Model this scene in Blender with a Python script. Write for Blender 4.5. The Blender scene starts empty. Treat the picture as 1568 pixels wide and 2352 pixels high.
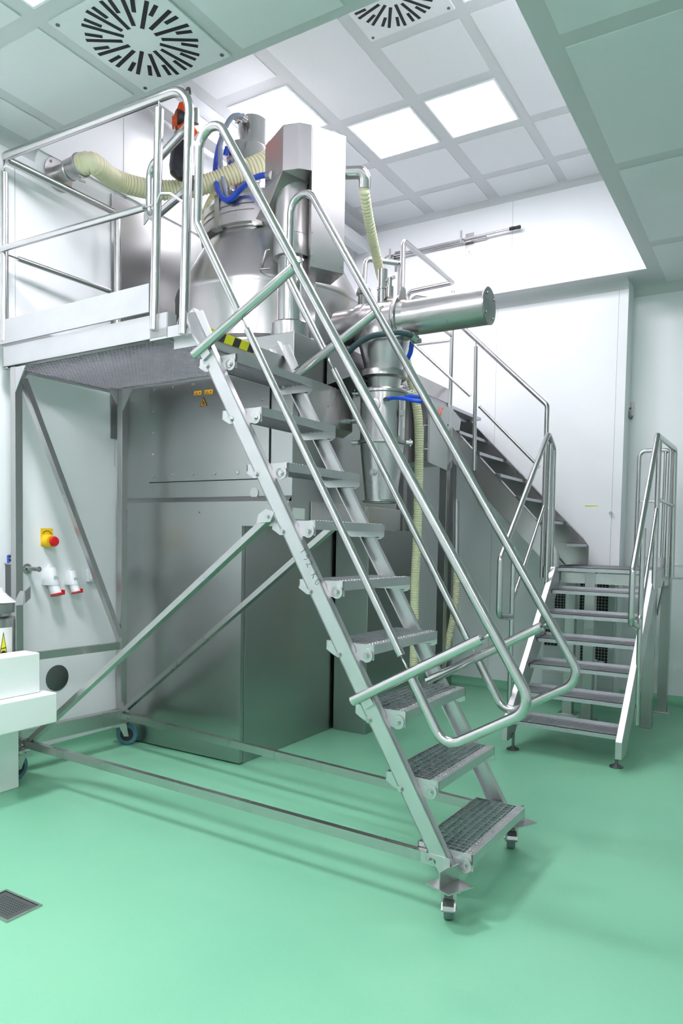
import bpy, bmesh, math, random
from mathutils import Vector, Matrix
random.seed(7)
sc = bpy.context.scene
COL = sc.collection
PI = math.pi

# ------------------------------------------------------------------ camera
H = 1.5
F_PX, CX, CY = 1643.09, 822.47, 1317.83
yaw, pitch, roll = .5349, -.0473, .0187
c, s = math.cos(yaw), math.sin(yaw)
Vw, Rt, Up = Vector((-s, c, 0)), Vector((c, s, 0)), Vector((0, 0, 1))
c, s = math.cos(pitch), math.sin(pitch)
Vw, Up = Vw * c + Up * s, Up * c - Vw * s
c, s = math.cos(roll), math.sin(roll)
Rt, Up = Rt * c + Up * s, Up * c - Rt * s
CAM = Vector((0, 0, H))
cd = bpy.data.cameras.new('camera')
cam = bpy.data.objects.new('camera', cd)
COL.objects.link(cam)
cd.sensor_fit = 'VERTICAL'
cd.sensor_height = 36.0
cd.sensor_width = 24.0
cd.lens = F_PX * 36.0 / 2352.0
cd.shift_x = (784 - CX) / 2352.0
cd.shift_y = (CY - 1176) / 2352.0
cd.clip_start = .05
cam.matrix_world = Matrix(((Rt.x, Up.x, -Vw.x, 0), (Rt.y, Up.y, -Vw.y, 0), (Rt.z, Up.z, -Vw.z, H), (0, 0, 0, 1)))
sc.camera = cam

# ------------------------------------------------------------------ world, exposure
w = bpy.data.worlds.new('world')
sc.world = w
w.use_nodes = True
w.node_tree.nodes['Background'].inputs[0].default_value = (.8, .9, 1, 1)
w.node_tree.nodes['Background'].inputs[1].default_value = .3
sc.view_settings.view_transform = 'Standard'
sc.view_settings.look = 'None'
sc.view_settings.gamma = 1
sc.view_settings.use_curve_mapping = False
sc.view_settings.exposure = 1.3
LAMP_HIGH = 13.5      # panels of the raised ceiling
LAMP_LOW = 36.0       # panels of the lower ceiling
try:
    sc.cycles.use_denoising = True
    sc.cycles.sample_clamp_indirect = 8
    sc.cycles.max_bounces = 10
except Exception:
    pass


def at(px, py, X=None, Y=None, Z=None):
    """the point of the room seen at (px, py) on a plane X, Y or Z = const"""
    r = Vw + Rt * ((px - CX) / F_PX) - Up * ((py - CY) / F_PX)
    if X is not None:
        t = X / r.x
    elif Y is not None:
        t = Y / r.y
    else:
        t = (Z - H) / r.z
    return CAM + r * t


# ------------------------------------------------------------------ materials
def mat(name, color, metal=0., rough=.5, noise=0., nscale=20., bump=0., bscale=60., stretch=None, emis=0., spec=.5, coat=0., rvar=0.):
    m = bpy.data.materials.new(name)
    m.use_nodes = True
    nt = m.node_tree
    b = nt.nodes['Principled BSDF']
    b.inputs['Base Color'].default_value = (*color, 1)
    b.inputs['Metallic'].default_value = metal
    b.inputs['Roughness'].default_value = rough
    if 'Specular IOR Level' in b.inputs:
        b.inputs['Specular IOR Level'].default_value = spec
    if coat and 'Coat Weight' in b.inputs:
        b.inputs['Coat Weight'].default_value = coat
        b.inputs['Coat Roughness'].default_value = .25
    if emis:
        b.inputs['Emission Color'].default_value = (*color, 1)
        b.inputs['Emission Strength'].default_value = emis
    if noise or bump or rvar:
        tc = nt.nodes.new('ShaderNodeTexCoord')
        mp = nt.nodes.new('ShaderNodeMapping')
        if stretch:
            mp.inputs['Scale'].default_value = stretch
        nt.links.new(tc.outputs['Object'], mp.inputs['Vector'])
        if noise or rvar:
            n = nt.nodes.new('ShaderNodeTexNoise')
            n.inputs['Scale'].default_value = nscale
            n.inputs['Detail'].default_value = 4
            nt.links.new(mp.outputs['Vector'], n.inputs['Vector'])
        if noise:
            mx = nt.nodes.new('ShaderNodeMix')
            mx.data_type = 'RGBA'
            lo = tuple(max(0, v * (1 - noise)) for v in color)
            hi = tuple(min(1, v * (1 + noise)) for v in color)
            mx.inputs[6].default_value = (*lo, 1)
            mx.inputs[7].default_value = (*hi, 1)
            nt.links.new(n.outputs['Fac'], mx.inputs[0])
            nt.links.new(mx.outputs[2], b.inputs['Base Color'])
        if rvar:
            mr = nt.nodes.new('ShaderNodeMapRange')
            mr.inputs['To Min'].default_value = max(.02, rough - rvar)
            mr.inputs['To Max'].default_value = rough + rvar
            nt.links.new(n.outputs['Fac'], mr.inputs['Value'])
            nt.links.new(mr.outputs['Result'], b.inputs['Roughness'])
        if bump:
            n2 = nt.nodes.new('ShaderNodeTexNoise')
            n2.inputs['Scale'].default_value = bscale
            n2.inputs['Detail'].default_value = 3
            nt.links.new(mp.outputs['Vector'], n2.inputs['Vector'])
            bp = nt.nodes.new('ShaderNodeBump')
            bp.inputs['Strength'].default_value = bump
            bp.inputs['Distance'].default_value = .01
            nt.links.new(n2.outputs['Fac'], bp.inputs['Height'])
            nt.links.new(bp.outputs['Normal'], b.inputs['Normal'])
    return m


M = {}
M['wall'] = mat('wall_panel_white', (.84, .86, .88), rough=.32, spec=.4, noise=.01, nscale=2)
M['seam'] = mat('seam_grey', (.42, .45, .47), rough=.6)
M['tile'] = mat('ceiling_tile_white', (.72, .74, .76), rough=.5, noise=.02, nscale=40)
M['grid'] = mat('ceiling_grid_grey', (.58, .60, .61), rough=.5)
M['floor'] = None
M['steel'] = mat('brushed_steel', (.50, .49, .49), metal=1, rough=.28, noise=.03, nscale=5, rvar=.03, stretch=(1, 1, .25))
M['steel_sheet'] = mat('satin_steel_sheet', (.40, .41, .405), metal=1, rough=.31, noise=.04, nscale=3, rvar=.03, bump=.006, bscale=1.5, stretch=(1, 1, .4))
M['tube'] = mat('polished_steel_tube', (.53, .525, .525), metal=1, rough=.23, noise=.04, nscale=30, rvar=.04)
M['alu'] = mat('matt_aluminium', (.56, .56, .57), metal=1, rough=.42, noise=.09, nscale=9, rvar=.08)
M['galv'] = mat('galvanised_grating', (.50, .50, .53), metal=1, rough=.45, noise=.15, nscale=30, rvar=.1)
M['dark_steel'] = mat('dull_dark_steel', (.18, .19, .19), metal=1, rough=.45, noise=.1, nscale=10)  # darker, duller steel for small fittings, plates and hooks
M['black'] = mat('black_void', (.008, .008, .01), rough=.7)
M['rubber'] = mat('black_rubber', (.02, .02, .022), rough=.55)
M['blue_rubber'] = mat('blue_grey_rubber', (.06, .16, .22), rough=.5, noise=.1)
M['teal_grey'] = mat('teal_grey_rubber', (.13, .19, .19), rough=.5)
M['blue'] = mat('blue_hose', (.01, .07, .60), rough=.3)
M['grey_hose'] = mat('clear_grey_hose', (.28, .32, .42), rough=.25)
M['dark_hose'] = mat('dark_teal_hose', (.04, .08, .09), rough=.4, noise=.2, nscale=200)
M['orange'] = mat('orange_paint', (.80, .08, .01), rough=.35)
M['red'] = mat('red_plastic', (.62, .01, .01), rough=.35)
M['pinkred'] = mat('faded_red', (.75, .10, .07), rough=.4)
M['yellow'] = mat('yellow_plastic', (.85, .55, .01), rough=.35)
M['tape_yellow'] = mat('yellow_tape', (.72, .72, .01), rough=.4)
M['sticker'] = mat('orange_sticker', (.80, .36, .01), rough=.5)
M['white_plastic'] = mat('white_plastic', (.80, .83, .86), rough=.35)
M['paper'] = mat('white_paper', (.82, .82, .80), rough=.6)
M['foam'] = mat('white_polystyrene', (.86, .90, .88), rough=.85, bump=.25, bscale=300)
M['cloth'] = mat('white_plastic_film', (.80, .82, .84), rough=.4)
M['pvc'] = mat('cream_corrugated_pvc', (.76, .73, .50), rough=.42, noise=.08, nscale=12)
M['grey_paint'] = mat('light_grey_paint', (.50, .52, .53), rough=.45)


def lamp_mat(name, strength):
    m = bpy.data.materials.new(name)
    m.use_nodes = True
    nt = m.node_tree
    for n in list(nt.nodes):
        nt.nodes.remove(n)
    o = nt.nodes.new('ShaderNodeOutputMaterial')
    e = nt.nodes.new('ShaderNodeEmission')
    e.inputs[0].default_value = (1.0, .955, 1.02, 1)
    e.inputs[1].default_value = strength
    nt.links.new(e.outputs[0], o.inputs[0])
    return m


M['lamp_high'] = lamp_mat('lamp_panel_high', LAMP_HIGH)
M['lamp_low'] = lamp_mat('lamp_panel_low', LAMP_LOW)


def floor_mat():
    m = bpy.data.materials.new('green_resin_floor')
    m.use_nodes = True
    nt = m.node_tree
    b = nt.nodes['Principled BSDF']
    b.inputs['Roughness'].default_value = .38
    b.inputs['Specular IOR Level'].default_value = .45
    tc = nt.nodes.new('ShaderNodeTexCoord')
    n1 = nt.nodes.new('ShaderNodeTexNoise')
    n1.inputs['Scale'].default_value = 1.1
    n1.inputs['Detail'].default_value = 5
    n2 = nt.nodes.new('ShaderNodeTexNoise')
    n2.inputs['Scale'].default_value = 260
    n2.inputs['Detail'].default_value = 2
    nt.links.new(tc.outputs['Object'], n1.inputs['Vector'])
    nt.links.new(tc.outputs['Object'], n2.inputs['Vector'])
    r1 = nt.nodes.new('ShaderNodeValToRGB')
    r1.color_ramp.elements[0].position = .35
    r1.color_ramp.elements[0].color = (.195, .500, .325, 1)
    r1.color_ramp.elements[1].position = .68
    r1.color_ramp.elements[1].color = (.220, .530, .340, 1)
    nt.links.new(n1.outputs['Fac'], r1.inputs['Fac'])
    r2 = nt.nodes.new('ShaderNodeValToRGB')
    r2.color_ramp.elements[0].position = .27
    r2.color_ramp.elements[0].color = (.60, .66, .62, 1)
    r2.color_ramp.elements[1].position = .36
    r2.color_ramp.elements[1].color = (1, 1, 1, 1)
    nt.links.new(n2.outputs['Fac'], r2.inputs['Fac'])
    mx = nt.nodes.new('ShaderNodeMix')
    mx.data_type = 'RGBA'
    mx.blend_type = 'MULTIPLY'
    mx.inputs[0].default_value = 1
    nt.links.new(r1.outputs['Color'], mx.inputs[6])
    nt.links.new(r2.outputs['Color'], mx.inputs[7])
    nt.links.new(mx.outputs[2], b.inputs['Base Color'])
    return m


M['floor'] = floor_mat()


# ------------------------------------------------------------------ helpers
class MB:
    """collects shapes, build() links them as one mesh object"""

    def __init__(self):
        self.v = []
        self.f = []
        self.sm = []

    def add(self, vs, fs, smooth=False):
        n = len(self.v)
        self.v += [Vector(p) for p in vs]
        self.f += [[i + n for i in f] for f in fs]
        self.sm += [smooth] * len(fs)
        return self

    def box(self, x0, x1, y0, y1, z0, z1, bev=0):
        if bev:
            return self.bevbox(x0, x1, y0, y1, z0, z1, bev)
        return self.add([(x0, y0, z0), (x1, y0, z0), (x1, y1, z0), (x0, y1, z0), (x0, y0, z1), (x1, y0, z1), (x1, y1, z1), (x0, y1, z1)],
                        [(0, 3, 2, 1), (4, 5, 6, 7), (0, 1, 5, 4), (1, 2, 6, 5), (2, 3, 7, 6), (3, 0, 4, 7)])

    def bevbox(self, x0, x1, y0, y1, z0, z1, b):
        bm = bmesh.new()
        bmesh.ops.create_cube(bm, size=1)
        for v in bm.verts:
            v.co = Vector(((x0 + x1) / 2 + v.co.x * (x1 - x0), (y0 + y1) / 2 + v.co.y * (y1 - y0), (z0 + z1) / 2 + v.co.z * (z1 - z0)))
        bmesh.ops.bevel(bm, geom=bm.edges[:], offset=b, segments=2, affect='EDGES', profile=.5)
        return self.take(bm)

    def take(self, bm, smooth=False, M4=None):
        bm.verts.ensure_lookup_table()
        bm.verts.index_update()
        self.add([(M4 @ v.co) if M4 else v.co for v in bm.verts], [[v.index for v in f.verts] for f in bm.faces], smooth)
        bm.free()
        return self

    def bar(self, p, q, w, h, up=(0, 0, 1)):
        """box section bar from p to q, w across, h along up"""
        p, q, up = Vector(p), Vector(q), Vector(up)
        d = (q - p).normalized()
        a = d.cross(up).normalized()
        u = a.cross(d).normalized()
        vs = []
        for e in (p, q):
            for i, j in ((-1, -1), (1, -1), (1, 1), (-1, 1)):
                vs.append(e + a * (i * w / 2) + u * (j * h / 2))
        return self.add(vs, [(0, 3, 2, 1), (4, 5, 6, 7), (0, 1, 5, 4), (1, 2, 6, 5), (2, 3, 7, 6), (3, 0, 4, 7)])

    def cyl(self, p, q, r, r2=None, seg=24, cap=True, smooth=True):
        p, q = Vector(p), Vector(q)
        r2 = r if r2 is None else r2
        d = (q - p).normalized()
        a = d.orthogonal().normalized()
        b = d.cross(a)
        n = len(self.v)
        vs = []
        for e, rr in ((p, r), (q, r2)):
            for i in range(seg):
                t = 2 * PI * i / seg
                vs.append(e + (a * math.cos(t) + b * math.sin(t)) * rr)
        self.add(vs, [(i, (i + 1) % seg, seg + (i + 1) % seg, seg + i) for i in range(seg)], smooth)
        if cap:
            self.add([v for v in vs[:seg]], [list(range(seg))[::-1]])
            self.add([v for v in vs[seg:]], [list(range(seg))])
        return self

    def lathe(self, prof, o, axis=(0, 0, 1), seg=48, smooth=True):
        """prof: list of (radius, height along axis)"""
        o = Vector(o)
        d = Vector(axis).normalized()
        a = Vector((1, 0, 0)) if abs(d.x) < .9 else Vector((0, 1, 0))
        a = (a - d * a.dot(d)).normalized()
        b = d.cross(a)
        vs, fs = [], []
        for r, h in prof:
            for i in range(seg):
                t = 2 * PI * i / seg
                vs.append(o + d * h + (a * math.cos(t) + b * math.sin(t)) * max(r, 1e-5))
        for k in range(len(prof) - 1):
            for i in range(seg):
                j = (i + 1) % seg
                fs.append((k * seg + i, k * seg + j, (k + 1) * seg + j, (k + 1) * seg + i))
        return self.add(vs, fs, smooth)

    def prism(self, poly, ext):
        """poly: list of 3d points (planar), extruded by ext"""
        poly = [Vector(p) for p in poly]
        ext = Vector(ext)
        n = len(poly)
        vs = poly + [p + ext for p in poly]
        fs = [list(range(n))[::-1], list(range(n, 2 * n))] + [(i, (i + 1) % n, n + (i + 1) % n, n + i) for i in range(n)]
        return self.add(vs, fs)

    def sweep(self, pts, r, seg=16, closed=False, cap=True, smooth=True, rf=None):
        pts = [Vector(p) for p in pts]
        n = len(pts)
        dirs = []
        for i in range(n):
            if closed:
                d = pts[(i + 1) % n] - pts[i - 1]
            else:
                d = pts[min(i + 1, n - 1)] - pts[max(i - 1, 0)]
            dirs.append(d.normalized())
        a = dirs[0].orthogonal().normalized()
        vs, fs = [], []
        for i in range(n):
            d = dirs[i]
            a = (a - d * a.dot(d))
            a = a.normalized() if a.length > 1e-6 else d.orthogonal().normalized()
            b = d.cross(a)
            rr = rf(i) if rf else r
            for k in range(seg):
                t = 2 * PI * k / seg
                vs.append(pts[i] + (a * math.cos(t) + b * math.sin(t)) * rr)
        for i in range(n if closed else n - 1):
            j = (i + 1) % n
            off = 0
            if closed and j == 0:
                best = 1e9
                for o in range(seg):
                    dd = (vs[i * seg] - vs[o]).length
                    if dd < best:
                        best, off = dd, o
            for k in range(seg):
                k2 = (k + 1) % seg
                fs.append((i * seg + k, i * seg + k2, j * seg + (k2 + off) % seg, j * seg + (k + off) % seg))
        self.add(vs, fs, smooth)
        if cap and not closed:
            self.add(vs[:seg], [list(range(seg))[::-1]])
            self.add(vs[-seg:], [list(range(seg))])
        return self

    def tube(self, pts, r, fil=.08, closed=False, seg=16, steps=8):
        return self.sweep(fillet(pts, fil, closed, steps), r, seg, closed)

    def sphere(self, o, r, sx=1, sy=1, sz=1, seg=20):
        bm = bmesh.new()
        bmesh.ops.create_uvsphere(bm, u_segments=seg, v_segments=seg // 2 + 2, radius=r)
        for v in bm.verts:
            v.co = Vector((v.co.x * sx, v.co.y * sy, v.co.z * sz)) + Vector(o)
        return self.take(bm, True)

    def build(self, name, m, parent=None, bevel=0, local=True):
        me = bpy.data.meshes.new(name)
        vs = self.v
        if parent is not None and not local:
            top = parent
            while top.parent:
                top = top.parent
            inv = ROOTM[top.name].inverted()
            vs = [inv @ p for p in vs]
        me.from_pydata([tuple(p) for p in vs], [], self.f)
        me.polygons.foreach_set('use_smooth', self.sm)
        me.update()
        bm = bmesh.new()
        bm.from_mesh(me)
        bmesh.ops.remove_doubles(bm, verts=bm.verts[:], dist=1e-6)
        bmesh.ops.recalc_face_normals(bm, faces=bm.faces[:])
        for e in bm.edges:
            if len(e.link_faces) == 2 and e.calc_face_angle(0) > .55:
                e.smooth = False
        bm.to_mesh(me)
        bm.free()
        me.materials.append(m)
        o = bpy.data.objects.new(name, me)
        COL.objects.link(o)
        if parent is not None:
            o.parent = parent
        if bevel:
            md = o.modifiers.new('bevel', 'BEVEL')
            md.width = bevel
            md.segments = 2
            md.limit_method = 'ANGLE'
        return o


def fillet(pts, rad, closed=False, steps=8):
    pts = [Vector(p) for p in pts]
    n = len(pts)
    out = []
    for i in range(n):
        r = rad[i] if isinstance(rad, (list, tuple)) else rad
        if not closed and i in (0, n - 1) or r <= 0:
            out.append(pts[i])
            continue
        p, a, b = pts[i], pts[i - 1], pts[(i + 1) % n]
        u, v = (a - p), (b - p)
        lu, lv = u.length, v.length
        u.normalize(); v.normalize()
        ang = u.angle(v)
        if ang > PI - .02:
            out.append(p)
            continue
        t = min(r / math.tan(ang / 2), lu * .49, lv * .49)
        s0, s1 = p + u * t, p + v * t
        rr = t * math.tan(ang / 2)
        cen = p + (u + v).normalized() * (rr / math.sin(ang / 2))
        e0, e1 = s0 - cen, s1 - cen
        tot = e0.angle(e1)
        for k in range(steps + 1):
            f = k / steps
            out.append(cen + (e0 * math.sin((1 - f) * tot) + e1 * math.sin(f * tot)) / math.sin(tot))
    return out


def spline(pts, n=40):
    """catmull-rom through pts"""
    pts = [Vector(p) for p in pts]
    P = [pts[0] * 2 - pts[1]] + pts + [pts[-1] * 2 - pts[-2]]
    out = []
    m = len(pts) - 1
    for i in range(m):
        p0, p1, p2, p3 = P[i:i + 4]
        k = max(2, n // m)
        for j in range(k):
            t = j / k
            out.append(.5 * ((2 * p1) + (p2 - p0) * t + (2 * p0 - 5 * p1 + 4 * p2 - p3) * t * t + (3 * p1 - p0 - 3 * p2 + p3) * t ** 3))
    out.append(pts[-1])
    return out


def resample(pts, step):
    out = [pts[0].copy()]
    acc = 0
    for a, b in zip(pts, pts[1:]):
        L = (b - a).length
        while acc + L >= step:
            t = (step - acc) / L
            a = a + (b - a) * t
            out.append(a.copy())
            L = (b - a).length
            acc = 0
        acc += L
    return out


ROOTM = {}


def tag(o, label=None, cat=None, group=None, kind=None):
    if label: o['label'] = label
    if cat: o['category'] = cat
    if group: o['group'] = group
    if kind: o['kind'] = kind
    return o


def thing(name, label, cat, loc=(0, 0, 0), rz=0, group=None):
    o = bpy.data.objects.new(name, None)
    COL.objects.link(o)
    o.empty_display_size = .1
    o.location = loc
    o.rotation_euler = (0, 0, rz)
    ROOTM[o.name] = Matrix.Translation(Vector(loc)) @ Matrix.Rotation(rz, 4, 'Z')
    return tag(o, label, cat, group)


def part(mb, name, m, parent, bevel=0, label=None):
    o = mb.build(name, m, parent, bevel, local=False)
    if label: o['label'] = label
    return o


def lpart(mb, name, m, parent, bevel=0, label=None):
    o = mb.build(name, m, parent, bevel, local=True)
    if label: o['label'] = label
    return o


def copy_tree(o, parent=None):
    c_ = o.copy()
    COL.objects.link(c_)
    c_.parent = parent
    for ch in list(o.children):
        copy_tree(ch, c_)
    return c_


def struct(mb, name, m, parent=None):
    o = mb.build(name, m, parent)
    if parent is None:
        o['kind'] = 'structure'
    return o


# ------------------------------------------------------------------ room shell
XL, XW, YB, YU, YR, ZL, ZR = -4.215, -4.20, 7.08, 6.88, 7.35, 3.963, 4.887
X2, Y0 = 3.4, -3.0
OX = -1.147          # right edge of the ceiling opening
OY = 2.94            # front edge of the ceiling opening
XJ = -1.33           # where the lower back wall steps back

struct(MB().box(XL - .3, X2 + .3, Y0 - .3, YR + .3, -.12, 0), 'floor', M['floor'])
# green resin cove that runs up the foot of the walls
cov = MB()


def cove_strip(a, b, nrm, m_=cov, R=.075):
    a, b, nrm = Vector(a), Vector(b), Vector(nrm)
    prev = None
    rows = []
    for k in range(7):
        t = PI / 2 * k / 6
        off = nrm * (R * (1 - math.sin(t))) + Vector((0, 0, R * (1 - math.cos(t))))
        rows.append((a + off + nrm * .002, b + off + nrm * .002))
    for k in range(6):
        m_.add([rows[k][0], rows[k][1], rows[k + 1][1], rows[k + 1][0]], [(0, 1, 2, 3)], True)


cove_strip((XL, Y0, 0.001), (XL, YB, 0.001), (1, 0, 0))
cove_strip((XL, YB, 0.001), (XJ, YB, 0.001), (0, -1, 0))
cove_strip((XJ, YR, 0.001), (X2, YR, 0.001), (0, -1, 0))
struct(cov, 'trim_1', M['floor'])

wl = MB().box(XL - .15, XL, Y0, YR + .2, 0, ZL).box(XW - .2, XW, OY - .1, YR + .2, ZL, ZR + .2)
wall_left = struct(wl, 'wall_left', M['wall'])
wb = MB().box(XL, XJ, YB, YB + .4, 0, ZL).box(XJ, X2, YR, YR + .2, 0, ZL)
wb.box(XL, OX + .12, YU, YU + .3, ZL + .004, ZR + .2)
wall_back = struct(wb, 'wall_back', M['wall'])
struct(MB().box(X2, X2 + .15, Y0, YR + .2, 0, ZL), 'wall_right', M['wall'])
struct(MB().box(XL, X2, Y0 - .15, Y0, 0, ZL), 'wall_front', M['wall'])

# low ceiling around the opening, light well sides and raised ceiling
cl = MB()
cl.box(XL - .15, X2 + .15, Y0 - .15, OY, ZL, ZL + .12)
cl.box(OX, X2 + .15, OY, YR + .2, ZL, ZL + .12)
cl.box(XL, OX, YU, YR + .2, ZL, ZL + .004)
cl.box(XL - .1, OX + .1, OY - .1, YU + .1, ZR, ZR + .1)
ceiling = struct(cl, 'ceiling', M['grid'])
well = MB().box(XW, OX, OY - .12, OY, ZL + .12, ZR).box(OX, OX + .12, OY - .12, YU, ZL + .12, ZR)
struct(well, 'wall_light_well', M['wall'])

T = .575
tiles = MB()
zt = .006


def tile_low(x0, x1, y0, y1):
    tiles.box(x0, x1, y0, y1, ZL - zt, ZL + .001)


def tile_high(x0, x1, y0, y1):
    tiles.box(x0, x1, y0, y1, ZR - zt, ZR + .001)


lowlamps = [(-2.83, 1.90), (-2.83, -.86), (-.76, -.55), (1.31, -.55)]
vents_low = [(-2.83, 2.58)]


def occ(x, y, lst):
    return any(abs(x - a) < .36 and abs(y - b) < .36 for a, b in lst)


for i in range(-1, 9):
    cx_ = -2.83 + .69 * (i - 1)
    if cx_ > X2 or cx_ - .3 < XL:
        if i > 0:
            continue
    for j in range(0, 8):
        cy_ = 2.58 - .69 * j
        if cy_ < Y0 + .3: continue
        x0, x1 = max(cx_ - .3, XL + .05), min(cx_ + .3, X2 - .05)
        if x1 - x0 < .08: continue
        if occ(cx_, cy_, lowlamps) or occ(cx_, cy_, vents_low): continue
        tile_low(x0, x1, cy_ - .3, cy_ + .3)
for (x0, x1) in ((-1.03, -.43), (-.31, .29), (.41, 1.01), (1.13, 1.73), (1.85, 2.45), (2.57, 3.17)):
    for (y0, y1) in ((2.98, 3.55), (3.66, 4.90), (5.01, 6.27), (6.38, 7.28)):
        tile_low(x0, x1, y0, y1)

cols = [(-3.905, -3.330), (-3.212, -2.637), (-2.522, -1.947), (-1.865, -1.28)]
rows = [(3.04, 3.62), (3.735, 4.31), (4.425, 5.005), (5.10, 5.68), (5.785, 6.36), (6.46, 6.84)]
lit = [(0, 2), (1, 3), (2, 3), (3, 1)]
for ci, (x0, x1) in enumerate(cols):
    for ri, (y0, y1) in enumerate(rows):
        if (ci, ri) in lit or (ci, ri) == (2, 1): continue
        if ci == 1 and ri == 1:
            tile_high(x0, x1, 3.735, 5.005); continue
        if ci == 1 and ri == 2: continue
        if ci == 3 and ri == 2:
            tile_high(x0, OX - .02, 4.425, 5.68); continue
        if ci == 3 and ri == 3: continue
        tile_high(x0, OX - .02 if ci == 3 else x1, y0, y1)
tile_high(XW + .03, -4.02, 3.0, 6.84)
struct(tiles, 'tile_panels', M['tile'], ceiling)

# coves and seams of the wall panels
tr = MB()
for k in range(5):
    a0, a1 = PI / 2 * k / 5, PI / 2 * (k + 1) / 5
    R = .11

    def pr(a): return (R * (1 - math.sin(a)), R * (1 - math.cos(a)))
    (d0, h0), (d1, h1) = pr(a0), pr(a1)
    # quarter round between ceiling and wall: d from ceiling down, h from wall outwards
    for (p, q, nrm, z) in (((XL, Y0, 0), (XL, OY + .02, 0), (1, 0, 0), ZL), ((XL, YB, 0), (XJ, YB, 0), (0, -1, 0), ZL),
                           ((XJ, YR, 0), (X2, YR, 0), (0, -1, 0), ZL),
                           ((XW, OY, 0), (XW, YU, 0), (1, 0, 0), ZR), ((XW, YU, 0), (OX, YU, 0), (0, -1, 0), ZR)):
        p, q, nrm = Vector(p), Vector(q), Vector(nrm)
        s_ = .55 if z == ZR else .8
        A = [p + nrm * (h0 * s_) + Vector((0, 0, z - d0 * s_)), q + nrm * (h0 * s_) + Vector((0, 0, z - d0 * s_)),
             q + nrm * (h1 * s_) + Vector((0, 0, z - d1 * s_)), p + nrm * (h1 * s_) + Vector((0, 0, z - d1 * s_))]
        tr.add(A, [(0, 1, 2, 3)], True)
struct(tr, 'trim_2', M['grid'])
sm = MB()
for yy, z0, z1 in ((2.82, .08, ZL - .05), (3.60, 2.0, ZL), (1.4, .08, ZL - .05), (.0, .08, ZL - .05)):
    sm.box(XL - .01, XL + .0015, yy - .0015, yy + .0015, z0, z1)
sm.box(XW - .01, XW + .0015, 3.66, 3.663, ZL, ZR - .05)
for xx in (-2.40,):
    sm.box(xx - .0015, xx + .0015, YU - .0015, YU + .01, ZL, ZR - .05)
for xx in (-1.415, -2.6):
    sm.box(xx - .0015, xx + .0015, YB - .0015, YB + .01, .08, ZL - .06)
struct(sm, 'trim_3', M['seam'])


# ------------------------------------------------------------------ ceiling lamps and air outlets
def lamp(x, y, z, m, label, group=None, sx=.575, sy=.575):
    t = thing('ceiling_light', label, 'light', (x, y, z), 0, group)
    h, k = sx / 2, sy / 2
    f = MB()
    for (a, b, c_, d) in ((-h, h, -k, -k + .014), (-h, h, k - .014, k), (-h, -h + .014, -k + .014, k - .014), (h - .014, h, -k + .014, k - .014)):
        f.box(a, b, c_, d, -.010, -.0005)
    lpart(f, 'frame', M['white_plastic'], t)
    lpart(MB().box(-h + .014, h - .014, -k + .014, k - .014, -.006, -.0005), 'diffuser', m, t)
    return t


def mid(c_, r_): return ((cols[c_][0] + cols[c_][1]) / 2, (rows[r_][0] + rows[r_][1]) / 2)


lamp(*mid(0, 2), ZR, M['lamp_high'], 'lit square ceiling panel above the steel filter cylinder, leftmost in the raised ceiling')
lamp(*mid(1, 3), ZR, M['lamp_high'], 'lit square ceiling panel just right of the tall steel machine housing, middle of three')
lamp(*mid(2, 3), ZR, M['lamp_high'], 'lit square ceiling panel, rightmost of the side by side pair in the raised ceiling')
lamp(*mid(3, 1), ZR, M['lamp_high'], 'lit square ceiling panel cut by the top edge, right of the smaller air outlet')
lamp(lowlamps[0][0], lowlamps[0][1], ZL, M['lamp_low'], 'lit square ceiling panel at the top left corner beside the large air outlet')
for x, y in lowlamps[1:]:
    lamp(x, y, ZL, M['lamp_low'], 'lit square panel light in the low ceiling outside the picture', 'low ceiling lights outside the picture')


def vent(x, y, z, label):
    t = thing('ceiling_air_outlet', label, 'air vent', (x, y, z), 0, 'round-pattern ceiling air outlets')
    lpart(MB().box(-.307, .307, -.307, .307, -.012, -.0005, .002), 'plate', M['tile'], t)
    n = 32
    for k in range(n):
        a = 2 * PI * k / n + .05
        ln = k % 2 == 0
        r0, r1 = (.085 if ln and k % 4 == 0 else .100 if ln else .190), (.280 if ln else .272)
        tw = .10
        d = Vector((math.cos(a), math.sin(a), 0))
        e = Vector((math.cos(a + tw), math.sin(a + tw), 0))
        p = d * r0
        q = p + e * (r1 - r0)
        sl = MB().bar(p + Vector((0, 0, -.0125)), q + Vector((0, 0, -.0125)), .0205, .0016)
        lpart(sl, 'slot', M['black'], t)
    for sx in (-1, 1):
        for sy in (-1, 1):
            lpart(MB().cyl((sx * .275, sy * .275, -.012), (sx * .275, sy * .275, -.0155), .010), 'screw', M['dark_steel'], t)
    return t


vent(-2.83, 2.58, ZL, 'large white air outlet plate with radial black slots, upper left in the low ceiling')
vent(mid(2, 1)[0], mid(2, 1)[1], ZR, 'white slotted air outlet plate in the raised ceiling, cut by the top edge')

# ------------------------------------------------------------------ mobile platform stair (local frame: x along, y across)
ms = thing('mobile_platform_stair', 'tall rolling steel stair with grated treads and railed platform, in front of the machine', 'mobile stair', (-1.07, 2.64, 0), math.radians(-1.3))
DX, DZ = -.1585, .2650


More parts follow.
